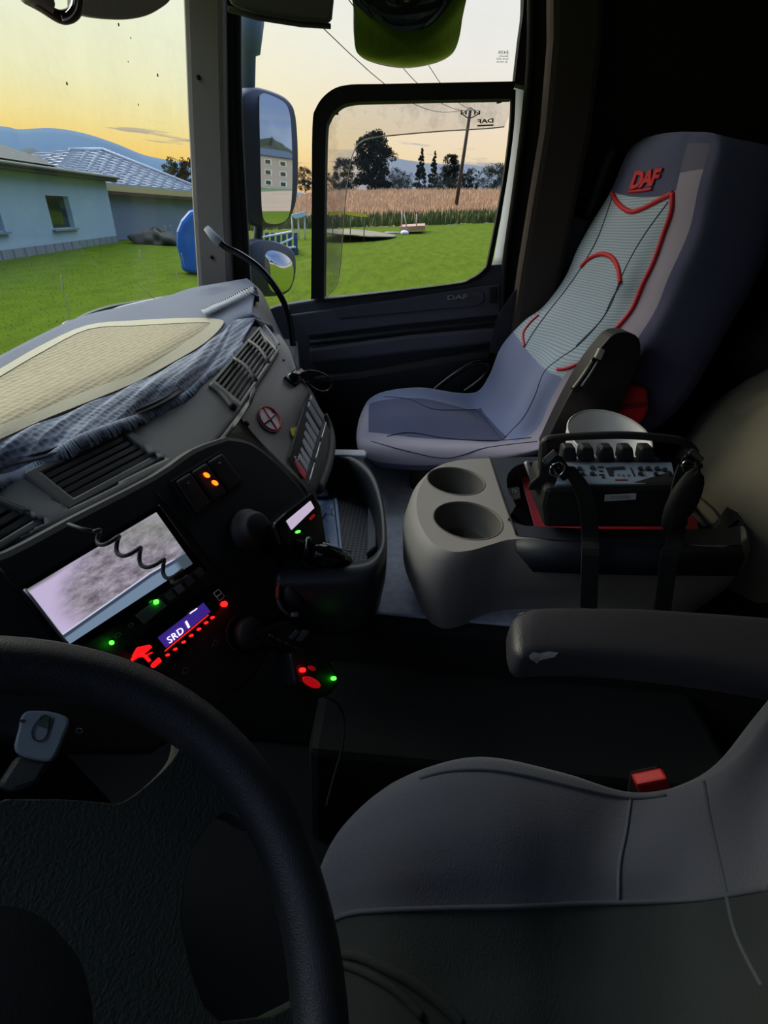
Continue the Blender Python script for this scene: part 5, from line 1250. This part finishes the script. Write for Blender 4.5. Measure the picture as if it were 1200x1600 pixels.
for s in range(len(stages)-1):
    for i in range(n): fs.append((s*n+i, s*n+(i+1) % n, (s+1)*n+(i+1) % n, (s+1)*n+i))
fs.append(tuple(range(n))[::-1]); fs.append(tuple((len(stages)-1)*n+i for i in range(n)))
mk('tray_shell', vs, fs, mat('tray_plastic', (40, 42, 48), .42, bump=.2), tr)
rub = pattern_mat('rubber_mat', (34, 36, 42), (104, 108, 118), 150, kind='checker', rough=.6, bump=1, rot=(0, 0, .785))
fl = sc_(inP, .93, -.086); mk('rubber_mat', fl+[p+V((0, 0, .003)) for p in fl], [tuple(range(n))[::-1], tuple(range(n, 2*n))]+[(i, (i+1) % n, n+(i+1) % n, n+i) for i in range(n)], rub, tr, smooth=False)
fz = -.45-.080/U
MB().prism([PZ(x, y, fz) for x, y in ((575, 786), (589, 788), (588, 860), (572, 872))], [PZ(x, y, fz)+V((0, 0, .012)) for x, y in ((575, 786), (589, 788), (588, 860), (572, 872))]).build('mat_edge', mat('mat_edge', (84, 88, 98), .5), tr, smooth=False, bevel=.004)
bk_ = [PZ(x, y, fz) for x, y in ((493, 787), (526, 786), (537, 884), (498, 886))]
t = thing('document_folder', 'blue printed plastic folder lying in the storage tray', 'folder', bk_[0])
MB().prism(bk_, [p+V((0, 0, .012)) for p in bk_]).build('cover', mat('blue_folder', (64, 136, 210), .35, bump=.6, bscale=60, var=.25, vscale=30), t, smooth=False, bevel=.003)
MB().prism([PZ(x, y, fz)+V((0, 0, .0125)) for x, y in ((521, 787), (527, 787), (537, 884), (531, 884))], [PZ(x, y, fz)+V((0, 0, .017)) for x, y in ((521, 787), (527, 787), (537, 884), (531, 884))]).build('spine', mat('blue_spine', (60, 130, 200), .35), t, smooth=False, bevel=.002)
b = MB()
for k in range(22):
    x = random.uniform(500, 522); y = random.choice([random.uniform(800, 818), random.uniform(845, 874)]); p = PZ(x, y, fz)+V((0, 0, .0128)); b.box(p, (.003*random.uniform(.4, 1), .002*random.uniform(.4, 1.4), .0004), Matrix.Rotation(random.uniform(0, 3), 3, 'Z'))
b.build('printed_pattern', mat('gold_print', (176, 150, 110), .5), t, smooth=False)
p = [PZ(x, y, fz) for x, y in ((496, 776), (513, 775), (514, 786), (497, 787))]
tag(MB().prism(p, [q_+V((0, 0, .02)) for q_ in p]).build('blue_box', mat('dark_blue_box', (28, 58, 120), .5), smooth=False, bevel=.003), 'small dark blue box behind the blue folder in the tray', 'box')
p = [PZ(x, y, -.445) for x, y in ((500, 701), (570, 702), (573, 707), (571, 712), (500, 710))]
tag(MB().prism([q_-V((0, 0, .012)) for q_ in p], p).build('paper_tube', mat('pale_grey_bar', (166, 170, 184), .5), smooth=False, bevel=.004), 'pale grey bar lying on the far rim of the storage tray', 'bar')
MB().tube([PZ(504, 812, fz+.02), PZ(510, 801, fz+.03)], .002, 6).build('metal_clip', M['chrome'], t)

# ================================================================= CONSOLE BETWEEN THE SEATS
co = thing('centre_console', 'grey-brown console with two cup holders and dark storage recess', 'console', PZ(900, 850, tz))
cz = -.44
top_px = [(805, 842), (770, 850), (735, 860), (702, 861), (674, 846), (655, 815), (651, 780), (662, 750), (682, 731), (712, 720), (765, 716), (900, 714), (1060, 718), (1110, 740), (1150, 800), (1156, 850), (1000, 846), (880, 842)]
tp3 = [PZ(x, y, cz) for x, y in top_px]
tpl = [(p.x, p.y) for p in tp3]
def rad(px0, px1, y): a, b_ = PZ(px0, y, cz), PZ(px1, y, cz); return (a+b_)/2, (a-b_).length/2
cA, rA = rad(669, 755, 751); cB, rB = rad(679, 782, 812)
def circ(c, r, n=40): return [(c.x+r*math.cos(2*pi*k/n), c.y+r*math.sin(2*pi*k/n)) for k in range(n)]
recess_px = [(800, 733), (850, 722), (1060, 724), (1105, 752), (1140, 800), (1135, 826), (820, 822), (806, 790), (792, 760)]
rc3 = [PZ(x, y, cz) for x, y in c2(recess_px, 3, True)]
# body skirt (rings)
ccen = sum(tp3, V((0, 0, 0)))/len(tp3)
tpc = cr([V((p.x, p.y, cz*U)) for p in tp3], 4, True)
def out_(P, d, dz): return [V((p.x+(p.x-ccen.x)/max(.05, (p-ccen).length)*d, p.y+(p.y-ccen.y)/max(.05, (p-ccen).length)*d, p.z+dz)) for p in P]
st3 = [out_(tpc, -.02, -(cz-tz)*U), out_(tpc, .018, -.12), out_(tpc, .024, -.06), out_(tpc, .016, -.02), out_(tpc, .006, -.004), tpc]
vs = [p for s in st3 for p in s]; n = len(tpc); fs = []
for s in range(len(st3)-1):
    for i in range(n): fs.append((s*n+i, s*n+(i+1) % n, (s+1)*n+(i+1) % n, (s+1)*n+i))
mk('console_body', vs, fs, M['console'], co)
fv, ff = flat_fill([[(p.x, p.y) for p in tpc], circ(cA, rA), circ(cB, rB), [(p.x, p.y) for p in rc3]])
mk('console_top', [V((v.x, v.y, cz*U)) for v in fv], ff, M['console'], co, smooth=False)
for c, r in ((cA, rA), (cB, rB)):
    rs = [[V((x, y, cz*U+dz)) for x, y in circ(c, r*f)] for f, dz in ((1.035, .0008), (1.0, .0015), (.975, -.004), (.95, -.06), (.85, -.066))]
    MB().rings(rs, False, True).build('cup_holder', mat('cup_well', (88, 84, 80), .55), co)
rw = len(rc3); vs = []; fs = []
for f, dz in ((1, 0), (.985, -.05), (.97, -.06)):
    c_ = sum(rc3, V((0, 0, 0)))/rw; vs += [V((c_.x+(p.x-c_.x)*f, c_.y+(p.y-c_.y)*f, cz*U+dz)) for p in rc3]
for s in range(2):
    for i in range(rw): fs.append((s*rw+i, s*rw+(i+1) % rw, (s+1)*rw+(i+1) % rw, (s+1)*rw+i))
fs.append(tuple(2*rw+i for i in range(rw)))
mk('recess', vs, fs, M['console_dark'], co)
# dark insert that covers the rear of the console top, wrapping over the near edge
ins_px = [(766, 716), (900, 713), (1062, 717), (1112, 740), (1153, 800), (1158, 852), (1000, 850), (880, 845), (808, 838), (786, 780)]
i3 = [PZ(x, y, cz) for x, y in ins_px]
ipx = [(p.x, p.y) for p in i3]
fv, ff = flat_fill([ipx, [(p.x, p.y) for p in rc3]])
mk('dark_insert', [V((v.x, v.y, cz*U+.001)) for v in fv], ff, M['console_dark'], co, smooth=False, solid=.004, off=1)
nearl = [PZ(x, y, cz) for x, y in ((806, 841), (880, 846), (1000, 850), (1158, 852))]
vs = nearl+[p+V((-.024, 0, -.012)) for p in nearl]+[p+V((-.030, 0, -.055)) for p in nearl]
vs[8] = vs[8]+V((0, -.04, .0))
mk('insert_apron', vs, [(i+4*s, i+1+4*s, i+5+4*s, i+4+4*s) for s in range(2) for i in range(3)], M['console_dark'], co, solid=.006, off=-1, fixn='open')
for pts in ([(765, 716), (784, 775), (806, 837)],):
    MB().tube([PZ(x, y, cz)+V((0, 0, .003)) for x, y in c2(pts, 4)], .0018, 6).build('joint_line', M['seal'], co)
# socket in the recess
sq = [PZ(x, y, -.455) for x, y in ((790, 762), (812, 760), (815, 778), (795, 784))]
so2 = MB().prism([p-V((0, 0, .03)) for p in sq], sq).build('power_socket', M['black'], co, smooth=False, bevel=.003)
MB().tube([q_+V((0, 0, .0015)) for q_ in [PZ(*e, -.455) for e in ell(801, 768, 5, 3, 0, 12)]], .0007, 4).build('socket_symbol', M['paper'], so2)
MB().tube([PZ(801, 766, -.455)+V((0, 0, .0015)), PZ(801, 770, -.455)+V((0, 0, .0015))], .0007, 4).build('socket_symbol', M['paper'], so2)
# rear pale edge of the recess
MB().tube([PZ(x, y, cz)+V((0, 0, .004)) for x, y in c2([(1090, 778), (1112, 796), (1124, 812), (1122, 824)], 4)], .003, 6).build('recess_edge', M['dash'], co)
MB().tube([PZ(x, y, -.45) for x, y in ((1080, 798), (1104, 822))], .006, 8).build('recess_rib', M['dash'], co)
# magazines in the recess
t = thing('magazine', 'red and white magazine lying under the remote control in the recess', 'magazine', PZ(940, 815, -.475))
mg = [PZ(x, y, -.478) for x, y in ((812, 746), (1070, 742), (1092, 838), (838, 838))]
MB().prism(mg, [p+V((0, 0, .006)) for p in mg]).build('cover', mat('red_magazine', (150, 30, 48), .4, var=.3, vscale=20), t, smooth=False, bevel=.001)
for (a, b_, c, d) in ((885, 822, 30, 7), (930, 823, 40, 6), (835, 775, 8, 16), (1030, 822, 36, 4)):
    p = [PZ(x, y, -.4735) for x, y in ((a, b_-d), (a+c, b_-d), (a+c, b_), (a, b_))]; MB().prism(p, [q_+V((0, 0, .001)) for q_ in p]).build('printed_field', mat('pale_print', (190, 180, 186), .4), t, smooth=False)

# ---- crane remote control
rc = thing('crane_remote_control', 'black portable remote control box with lever row and blue-grey key panel', 'remote control', PZ(960, 810, -.47))
X0, X1 = .70, .86                             # near and far side
def RX(x, y, xx): return PX(x, y, xx)
body_l = [RX(852, 818, .70), RX(856, 764, .715), RX(866, 744, .74)]
nb = [(850, 826), (846, 790), (852, 762), (1072, 756), (1080, 790), (1078, 826)]
lo = [RX(x, y, .67) for x, y in nb]; hi = [p+V((.125, 0, 0)) for p in lo]
MB().prism(lo, hi).build('housing', M['black'], rc, smooth=False, bevel=.01)
kp0 = [RX(868, 756, .675), RX(1058, 756, .675), RX(1050, 722, .742), RX(880, 722, .742)]
kn = (kp0[1]-kp0[0]).cross(kp0[3]-kp0[0]).normalized(); kn = kn if kn.z > 0 else -kn
MB().prism([p-kn*.02 for p in kp0], kp0).build('key_panel', mat('key_panel', (128, 146, 170), .45), rc, smooth=False, bevel=.002)
PK = (kp0[0]+kn*.0005, kn); kpm = mat('key_print', (34, 36, 44), .5)
def kpp(name, pxy, m, h=.0008): return pplate(name, pxy, (PK[0], kn if kn.dot(kp0[0]) < 0 else -kn), 0, h, m, rc)
for x, y, r in ((905, 733, 4), (925, 732, 4), (925, 741, 4), (910, 741, 3.4), (1000, 733, 4), (1000, 741, 4), (1012, 733, 4.2), (1026, 733, 4.2), (1038, 735, 4.2), (1024, 741, 3.6), (1046, 741, 3.6)):
    kpp('key', ell(x, y, r, r*.62, 0, 12), kpm, .003)
for x, y, w in ((934, 730, 9), (936, 736, 6), (936, 742, 8), (965, 742, 2), (973, 743, 2), (981, 743, 2), (940, 746, 5)): kpp('key_mark', [(x, y-1), (x+w, y-1), (x+w, y+1), (x, y+1)], kpm)
kpp('diagram', [(946, 731), (975, 729), (977, 733), (957, 734), (958, 744), (952, 744)], kpm); kpp('diagram', [(984, 731), (986, 731), (992, 744), (990, 744)], kpm)
kpp('diagram', [(961, 749), (980, 748.5), (980, 750.5), (961, 751)], mat('key_red', (150, 40, 50), .5))
paddle = mat('lever_black', (40, 41, 45), .45)
for x in (890, 918, 949, 980, 1012):
    q0 = [RX(x-13, 722, .745), RX(x+13, 722, .745), RX(x+10, 700, .745), RX(x-9, 700, .745)]
    MB().prism(q0, [p+V((.03, 0, 0)) for p in q0]).build('lever', paddle, rc, smooth=False, bevel=.005)
lb = [RX(x, y, .668) for x, y in ((945, 773), (994, 771), (993, 780), (944, 783))]
MB().prism(lb, [p+V((-.001, 0, 0)) for p in lb]).build('type_label', M['paper'], rc, smooth=False)
for y in (775.5, 778.5): MB().tube([RX(954, y, .666), RX(984, y-.7, .666)], .0006, 4).build('label_print', mat('print_grey', (90, 90, 100), .6), rc)
# carrying frame
MB().tube([RX(x, y, .74) for x, y in c2([(846, 735), (848, 700), (853, 688), (872, 684), (920, 681), (980, 680), (1040, 685), (1066, 690), (1084, 704), (1092, 730)], 5)], .0075, 10).build('carrying_bar', mat('frame_black', (46, 48, 50), .5), rc)
MB().prism([RX(x, y, .69) for x, y in ((846, 690), (858, 684), (862, 720), (872, 760), (868, 812), (856, 820), (850, 790), (838, 765), (824, 766), (826, 756), (842, 742))], [RX(x, y, .72) for x, y in ((846, 690), (858, 684), (862, 720), (872, 760), (868, 812), (856, 820), (850, 790), (838, 765), (824, 766), (826, 756), (842, 742))]).build('side_guard', M['black'], rc, smooth=False, bevel=.005)
MB().tube([RX(822, 722, .80), RX(828, 738, .80), RX(834, 756, .80)], .005, 8).build('side_post', M['silver'], rc)
# carbine hooks with straps
def hook(px, py, flip, lab1, lab2, path, wdt):
    h = thing('snap_hook', lab1, 'hook', RX(px, py, .665)); s = 1 if not flip else -1
    MB().prism([RX(px+a*s, py+b_, .66) for a, b_ in ((-20, 4), (0, -13), (8, -4), (-12, 14))], [RX(px+a*s, py+b_, .672) for a, b_ in ((-20, 4), (0, -13), (8, -4), (-12, 14))]).build('buckle', M['chrome'], h, smooth=False, bevel=.003)
    lp = [RX(px+a*s, py+b_, .655) for a, b_ in c2([(-4, 14), (-6, 26), (4, 30), (14, 24), (16, 14), (8, 8)], 3, True)]
    MB().tube(lp+[lp[0]], .0018, 6).build('wire_loop', M['chrome'], h)
    MB().prism([RX(px+a*s, py+b_, .664) for a, b_ in ((-8, 8), (10, -4), (30, 26), (14, 40))], [RX(px+a*s, py+b_, .680) for a, b_ in ((-8, 8), (10, -4), (30, 26), (14, 40))]).build('hook_cover', M['gloss'], h, smooth=False, bevel=.006)
    t = thing('strap', lab2, 'strap', RX(*path[len(path)//2], .65)); P = [RX(x, y, z) for (x, y, z) in [(a, b_, c) for (a, b_), c in zip(path, wdt)]]
    P = cr(P, 4); W = V((0, -.016, 0)); vs = [p-W for p in P]+[p+W for p in P]; n = len(P)
    mk('webbing', vs, [(i, i+1, n+i+1, n+i) for i in range(n-1)], M['strap'], t, solid=.003, smooth=False, off=0)
hook(866, 714, False, 'left chrome snap hook on the remote control frame', 'left black strap holding the remote control down', [(884, 728), (905, 755), (918, 790), (922, 840), (922, 868), (920, 950)], [.66, .655, .65, .645, .615, .60])
hook(1082, 712, True, 'right chrome snap hook on the remote control frame', 'right black strap holding the remote control down', [(1074, 728), (1064, 760), (1058, 800), (1056, 842), (1046, 870), (1034, 960)], [.66, .655, .65, .645, .615, .60])
lump('strap_end', RX(1066, 782, .64),   .014, .026, .062, M['strap'], 'thick bunched strap end at the right of the remote control', 'strap', noise=.08, n=10)

# ---- bowl and red box behind
bw_ = thing('bowl', 'round white plastic bowl behind the remote control', 'bowl', PX(950, 700, .98))
bc_ = (PX(886, 680, .86)+PX(1017, 682, .86))/2; br = (PX(886, 680, .86)-PX(1017, 682, .86)).length/2
dc = V((0, 0, 1)); prof = [(.60, -.065), (.85, -.05), (.97, -.02), (1.0, 0), (1.02, .002), (1.0, .005), (.96, -.002), (.88, -.03), (.6, -.048), (.05, -.052)]
tl = Matrix.Rotation(math.radians(-16), 3, 'Y')
MB().rings([[bc_+tl@V((br*f*math.cos(2*pi*k/40), br*f*math.sin(2*pi*k/40), dz)) for k in range(40)] for f, dz in prof]).build('bowl_shell', M['white'], bw_)
MB().tube([PX(x, y, .93) for x, y in c2([(884, 700), (892, 706), (898, 712)], 3)], .0012, 5).build('green_line', mat('green_print', (70, 140, 130), .5), bw_)
pr_ = (PX(985, 628, 1.0), V((-.9, .25, .2)).normalized())
t = thing('red_box', 'small red box between passenger seat and beige bedding', 'box', PX(985, 655, 1.0))
pplate('box_body', [(964, 622), (985, 598), (1012, 606), (1014, 640), (1000, 664), (962, 650)], pr_, -.10, 0, mat('red_plastic', (196, 24, 20), .5, bump=.2), t, bevel=.008)
pplate('box_lid_edge', [(964, 634), (1012, 628), (1013, 634), (964, 641)], pr_, 0, .004, mat('darker_red', (120, 14, 14), .5), t, bevel=.001)

# ================================================================= BUNK AND BEDDING
tag(MB().box(((LX+DX)/2, -.98*U, (FZ-.50*U)/2), ((DX-LX)/2-.05, .22*U, (-.50*U-FZ)/2)).build('bunk_base', mat('bunk_fabric', (52, 54, 66), .9, bump=.3), smooth=False, bevel=.03), 'dark fabric-covered bunk base behind the seats', 'bunk')
lump('rolled_duvet', PX(1165, 760, .90)+V((.05, -.16, -.04)), .30, .27, .34, M['beige'], 'large rolled beige-grey duvet at the right edge behind the console', 'duvet', noise=.05, n=20)
lump('pillow', PX(1200, 545, 1.15)+V((.04, -.14, 0)), .16, .18, .13, mat('grey_pillow', (96, 92, 84), .95, bump=.4, bscale=150), 'darker grey pillow on top of the beige duvet', 'pillow', noise=.05, n=14, seedv=4)

# ================================================================= DRIVER'S SEAT
ds = thing('driver_seat', "driver's seat with grey-blue cushion and dark centre panel in the foreground", 'seat', V((.05, -.2, FZ)))
DR = [
 [(600, 1232, -.50), (550, 1280, -.49), (522, 1335, -.495), (508, 1392, -.505), (512, 1440, -.51), (516, 1520, -.51), (522, 1600, -.51), (540, 1760, -.51)],
 [(680, 1195, -.478), (650, 1222, -.462), (634, 1290, -.462), (625, 1360, -.470), (618, 1424, -.482), (620, 1520, -.488), (622, 1600, -.49), (640, 1760, -.49)],
 [(765, 1183, -.480), (764, 1204, -.465), (776, 1280, -.466), (782, 1350, -.476), (784, 1418, -.490), (790, 1510, -.500), (795, 1600, -.50), (800, 1760, -.50)],
 [(880, 1208, -.500), (884, 1226, -.490), (880, 1290, -.490), (875, 1350, -.496), (872, 1415, -.506), (880, 1510, -.515), (880, 1600, -.515), (890, 1760, -.515)],
 [(988, 1241, -.525), (988, 1246, -.515), (965, 1310, -.510), (956, 1360, -.510), (952, 1412, -.515), (955, 1510, -.52), (960, 1600, -.52), (960, 1760, -.52)],
 [(1082, 1222, -.515), (1078, 1230, -.500), (1070, 1290, -.490), (1062, 1350, -.495), (1058, 1408, -.505), (1062, 1500, -.51), (1066, 1600, -.51), (1070, 1760, -.51)],
 [(1150, 1180, -.480), (1148, 1190, -.460), (1140, 1260, -.450), (1134, 1330, -.455), (1132, 1400, -.465), (1140, 1490, -.475), (1145, 1600, -.475), (1150, 1760, -.475)],
 [(1215, 1100, -.430), (1212, 1115, -.410), (1210, 1220, -.400), (1208, 1310, -.400), (1206, 1390, -.410), (1215, 1480, -.42), (1220, 1600, -.42), (1230, 1760, -.42)],
 [(1330, 960, -.330), (1330, 985, -.310), (1330, 1120, -.300), (1330, 1260, -.300), (1330, 1380, -.31), (1340, 1470, -.32), (1350, 1600, -.32), (1360, 1760, -.32)],
]
rows = []
for i, r in enumerate(DR):
    P = [PZ(*q_) for q_ in r]; pre = [P[0]+V((-.03, -.02 if i == 0 else 0, -.20)), P[0]+V((.012, .0, -.06))]
    rows.append(pre+P)
r0_ = rows[0]; front = [p+V((0, .012 if k > 1 else 0, -.06)) for k, p in enumerate(r0_)]; f2_ = [p+V((0, -.03, -.22)) for p in r0_]
rows = [f2_, front]+rows
dv_, df_, dc_, nvd = grid(rows, 5, 5)
drv_bv = bvh(dv_, df_)
mi_ = [1 if b_ >= 6 and a > 1.3 else 0 for a, b_ in dc_]
csh = mk('cushion', dv_, df_, [M['dseat'], M['dseat_dark']], ds, mi=mi_, fixn='open')
seamm = mat('seat_seam', (56, 60, 70), .9)
def dseam(pts, r=.0020, m=None, name='seam', lift=0.0): piping(name, drv_bv, pts, r, m or seamm, ds, 5, lift)
dseam([(655, 1216), (700, 1205), (760, 1203), (820, 1212), (880, 1226), (940, 1240), (990, 1247), (1040, 1243)], .0025)
dseam([(516, 1440), (545, 1428), (590, 1423), (700, 1419), (800, 1417), (900, 1412), (1000, 1410), (1100, 1404), (1200, 1388)], .0024)
dseam([(985, 1250), (978, 1300), (968, 1350), (966, 1408)], .0020)
dseam([(1100, 1222), (1112, 1290), (1130, 1370), (1150, 1460), (1190, 1540)], .0022)
dseam([(526, 1490), (560, 1494), (600, 1512), (650, 1540), (700, 1580), (720, 1600)], .0045, M['dseat_dark'], 'fold')
dseam([(530, 1505), (570, 1520), (620, 1550), (660, 1590)], .0035, M['dseat_dark'], 'fold')
MB().box((.02, -.28, FZ+.24), (.20, .2, .22)).build('seat_base', M['black'], ds, smooth=False, bevel=.03)
o = thing('seat_belt_buckle', "red seat belt buckle beside the driver's cushion", 'buckle', PZ(1022, 1230, -.50))
bq = [PX(x, y, .345) for x, y in ((994, 1226), (1044, 1216), (1050, 1236), (1000, 1242))]
MB().prism(bq, [p+V((.02, 0, -.005)) for p in bq]).build('release_button', mat('buckle_red', (170, 24, 26), .4), o, smooth=False, bevel=.004)
MB().prism([p+V((.001, 0, -.05)) for p in bq], [p+V((.024, 0, -.004)) for p in bq]).build('buckle_body', M['black'], o, smooth=False, bevel=.004)
# armrest
ar = thing('armrest', "worn dark driver's armrest reaching across the lower right", 'armrest', PZ(1000, 1010, -.36))
az_ = -.34
secs = []
topf = [(812, 950), (850, 943), (920, 943), (1000, 944), (1100, 950), (1210, 958), (1400, 975)]
topn = [(818, 1024), (850, 1020), (920, 1020), (1000, 1026), (1100, 1038), (1210, 1055), (1400, 1090)]
fpt = cr([PZ(x, y, az_) for x, y in topf], 5); npt = cr([PZ(x, y, az_) for x, y in topn], 5)
rs = []
for k, (a, b_) in enumerate(zip(fpt, npt)):
    e = min(1, k/3); h = .05; w = (a-b_); c_ = (a+b_)/2
    sec = []
    for j in range(20):
        an = 2*pi*j/20; cx_ = math.copysign(abs(math.cos(an))**.45, math.cos(an)); sx_ = math.copysign(abs(math.sin(an))**.45, math.sin(an))
        s = .93+.07*e
        sec.append(c_+w*.5*cx_*s+V((0, 0, -h/2+h/2*sx_*s)))
    rs.append(sec)
c0_ = sum(rs[0], V((0, 0, 0)))/20; rs = [[c0_.lerp(p, .55)+V((0, .010, 0)) for p in rs[0]], [c0_.lerp(p, .85)+V((0, .006, 0)) for p in rs[0]]]+rs
arm = MB().rings(rs); arm_bv = bvh(arm.v, arm.f)
arm.build('armrest_pad', mat('armrest_leather', (42, 42, 48), .48, bump=.3, bscale=500), ar)
tear = [(826, 1024), (832, 1019), (842, 1021), (856, 1018), (872, 1020), (866, 1026), (850, 1029), (842, 1031), (838, 1036), (834, 1032), (828, 1030)]
tp_ = [on(arm_bv, x, y, .0012) for x, y in tear]; mk('worn_tear', tp_+[sum(tp_, V((0, 0, 0)))/len(tp_)+V((0, 0, .001))], [(i, (i+1) % len(tp_), len(tp_)) for i in range(len(tp_))], mat('torn_foam', (150, 148, 146), .9, var=.4, vscale=200), ar, smooth=False)
ers = [on(arm_bv, *q_, .0008) for q_ in ell(812, 956, 5, 3, 0, 14)]; MB().tube(ers+[ers[0]], .0006, 4).build('cap_ring', mat('cap_ring', (120, 104, 90), .5), ar)

# ================================================================= STEERING WHEEL
al_, be_ = .602, -.10
nW = V((math.sin(be_), -math.sin(al_), math.cos(al_))).normalized(); cW = V((.006, .171, -.314))*U; RW = .197*U
e1W = V((0, 1, 0)).cross(nW).normalized(); e2W = nW.cross(e1W)
if e1W.x < 0: e1W, e2W = -e1W, -e2W
if e2W.y < 0: e2W = -e2W
sw = thing('steering_wheel', 'large dark leather steering wheel at the lower left', 'steering wheel', cW-nW*.06)
def Wl(x, y, h=0): return cW+e1W*x+e2W*y+nW*h
rim_ = MB(); n = 96; m_ = 16; rr_w = .0168*U; vs = []; fs = []
for i in range(n):
    a = 2*pi*i/n
    for j in range(m_):
        b_ = 2*pi*j/m_; rad_ = RW+rr_w*math.cos(b_); vs.append(Wl(rad_*math.cos(a), rad_*math.sin(a), rr_w*1.12*math.sin(b_)))
for i in range(n):
    for j in range(m_): fs.append((i*m_+j, ((i+1) % n)*m_+j, ((i+1) % n)*m_+(j+1) % m_, i*m_+(j+1) % m_))
rim_.add(vs, fs).build('rim', M['leather'], sw)
def Wpx(x, y, h):
    p = PP(x, y, (cW+nW*h, nW)); d = p-cW; return (d.dot(e1W), d.dot(e2W))
H0 = -.028
plate_px = [(0, 1262), (93, 1262), (150, 1266), (180, 1264), (233, 1223), (262, 1188), (271, 1153), (300, 1160), (345, 1180), (400, 1270), (380, 1300), (336, 1279), (300, 1310), (276, 1360), (268, 1410), (266, 1447), (280, 1520), (299, 1575)]
half = [(.0, .092), (.06, .088), (.115, .068)]+[Wpx(x, y, H0) for x, y in c2(plate_px, 3)]+[(.060, -.150), (.066, -.185), (.078, -.212), (.04, -.224), (.0, -.226)]
full = half+[(-x, y) for x, y in half[::-1] if x > .001]
fv, ff = flat_fill([full])
mk('spokes', [Wl(v.x, v.y, H0) for v in fv], ff, M['grain'], sw, smooth=False, solid=.022, off=-1, bevel=.004)
hub_px = [(0, 1306), (40, 1310), (70, 1320), (105, 1340), (131, 1367), (155, 1395), (173, 1423), (191, 1484), (198, 1540), (200, 1600)]
hh_ = [(0, .074), (.055, .070), (.10, .052)]+[Wpx(x, y, H0+.012) for x, y in c2(hub_px, 3)]+[(.035, -.118), (0, -.122)]
hf = hh_+[(-x, y) for x, y in hh_[::-1] if x > .001]
hcx = sum(a for a, b_ in hf)/len(hf); hcy = sum(b_ for a, b_ in hf)/len(hf)
MB().rings([[Wl(hcx+(x-hcx)*s, hcy+(y-hcy)*s, h) for x, y in hf] for s, h in ((1, H0-.01), (1, H0+.008), (.97, H0+.014), (.85, H0+.02), (.5, H0+.026), (.1, H0+.028))]).build('airbag_cover', M['black'], sw)
MB().tube([Wl(*Wpx(x, y, H0+.001), H0+.001) for x, y in ((181, 1266), (190, 1285), (198, 1305))], .0012, 5).build('spoke_joint', M['seal'], sw)
MB().tube([cW-nW*.05, cW-nW*.30], [.05, .05], 20).build('column', M['black'], sw)
# column stalk with grey end
sk = thing('column_stalk', 'grey steering column stalk with printed symbols behind the wheel', 'stalk', PZ(60, 1150, -.42))
SKp = (PZ(60, 1150, -.40), V((-.35, -.45, .82)).normalized())
pplate('stalk_end', c2([(36, 1114), (60, 1110), (86, 1113), (108, 1124), (100, 1150), (86, 1182), (70, 1190), (24, 1176), (28, 1140)], 3, True), SKp, -.03, 0, mat('stalk_grey', (98, 110, 124), .5), sk, bevel=.006)
pplate('stalk_body', [(24, 1178), (86, 1184), (60, 1226), (20, 1240), (-10, 1230)], SKp, -.03, -.004, M['black'], sk, bevel=.006)
lpx = [PP(x, y, SKp)+SKp[1]*.001 for x, y in c2([(56, 1130), (68, 1118), (76, 1122), (74, 1146), (64, 1158), (52, 1154), (50, 1142)], 3, True)]
MB().tube(lpx+[lpx[0]], .0006, 4).build('symbol', M['seal'], sk)
pplate('symbol', [(64, 1118), (84, 1122), (78, 1140), (60, 1134)], SKp, 0, .0008, mat('dark_symbol', (44, 56, 52), .5), sk)
pplate('symbol', [(31, 1125), (38, 1124), (39, 1128), (32, 1129)], SKp, 0, .0008, M['seal'], sk)
sy = [PP(x, y, SKp)-SKp[1]*.01 for x, y in ell(124, 1140, 5, 4, 0, 10)]; MB().tube(sy+[sy[0]], .0005, 4).build('light_symbol', icon, sk)

# ---- repeats share a group phrase
GROUPS = {'power_line': 'overhead power lines', 'conifer_tree': 'pointed conifers beyond the meadow', 'leafy_tree': 'trees beyond the meadow', 'leafy_bush': 'low bushes below the trees',
          'house': 'houses seen through the windscreen', 'dark_tree_mass': 'dark trees behind the truck', 'rotary_dial': 'round dials on the lower console', 'snap_hook': 'chrome hooks on the remote control', 'strap': 'straps over the centre console'}
for o in bpy.data.objects:
    b_ = o.name.split('.')[0]
    if o.parent is None and b_ in GROUPS: o['group'] = GROUPS[b_]
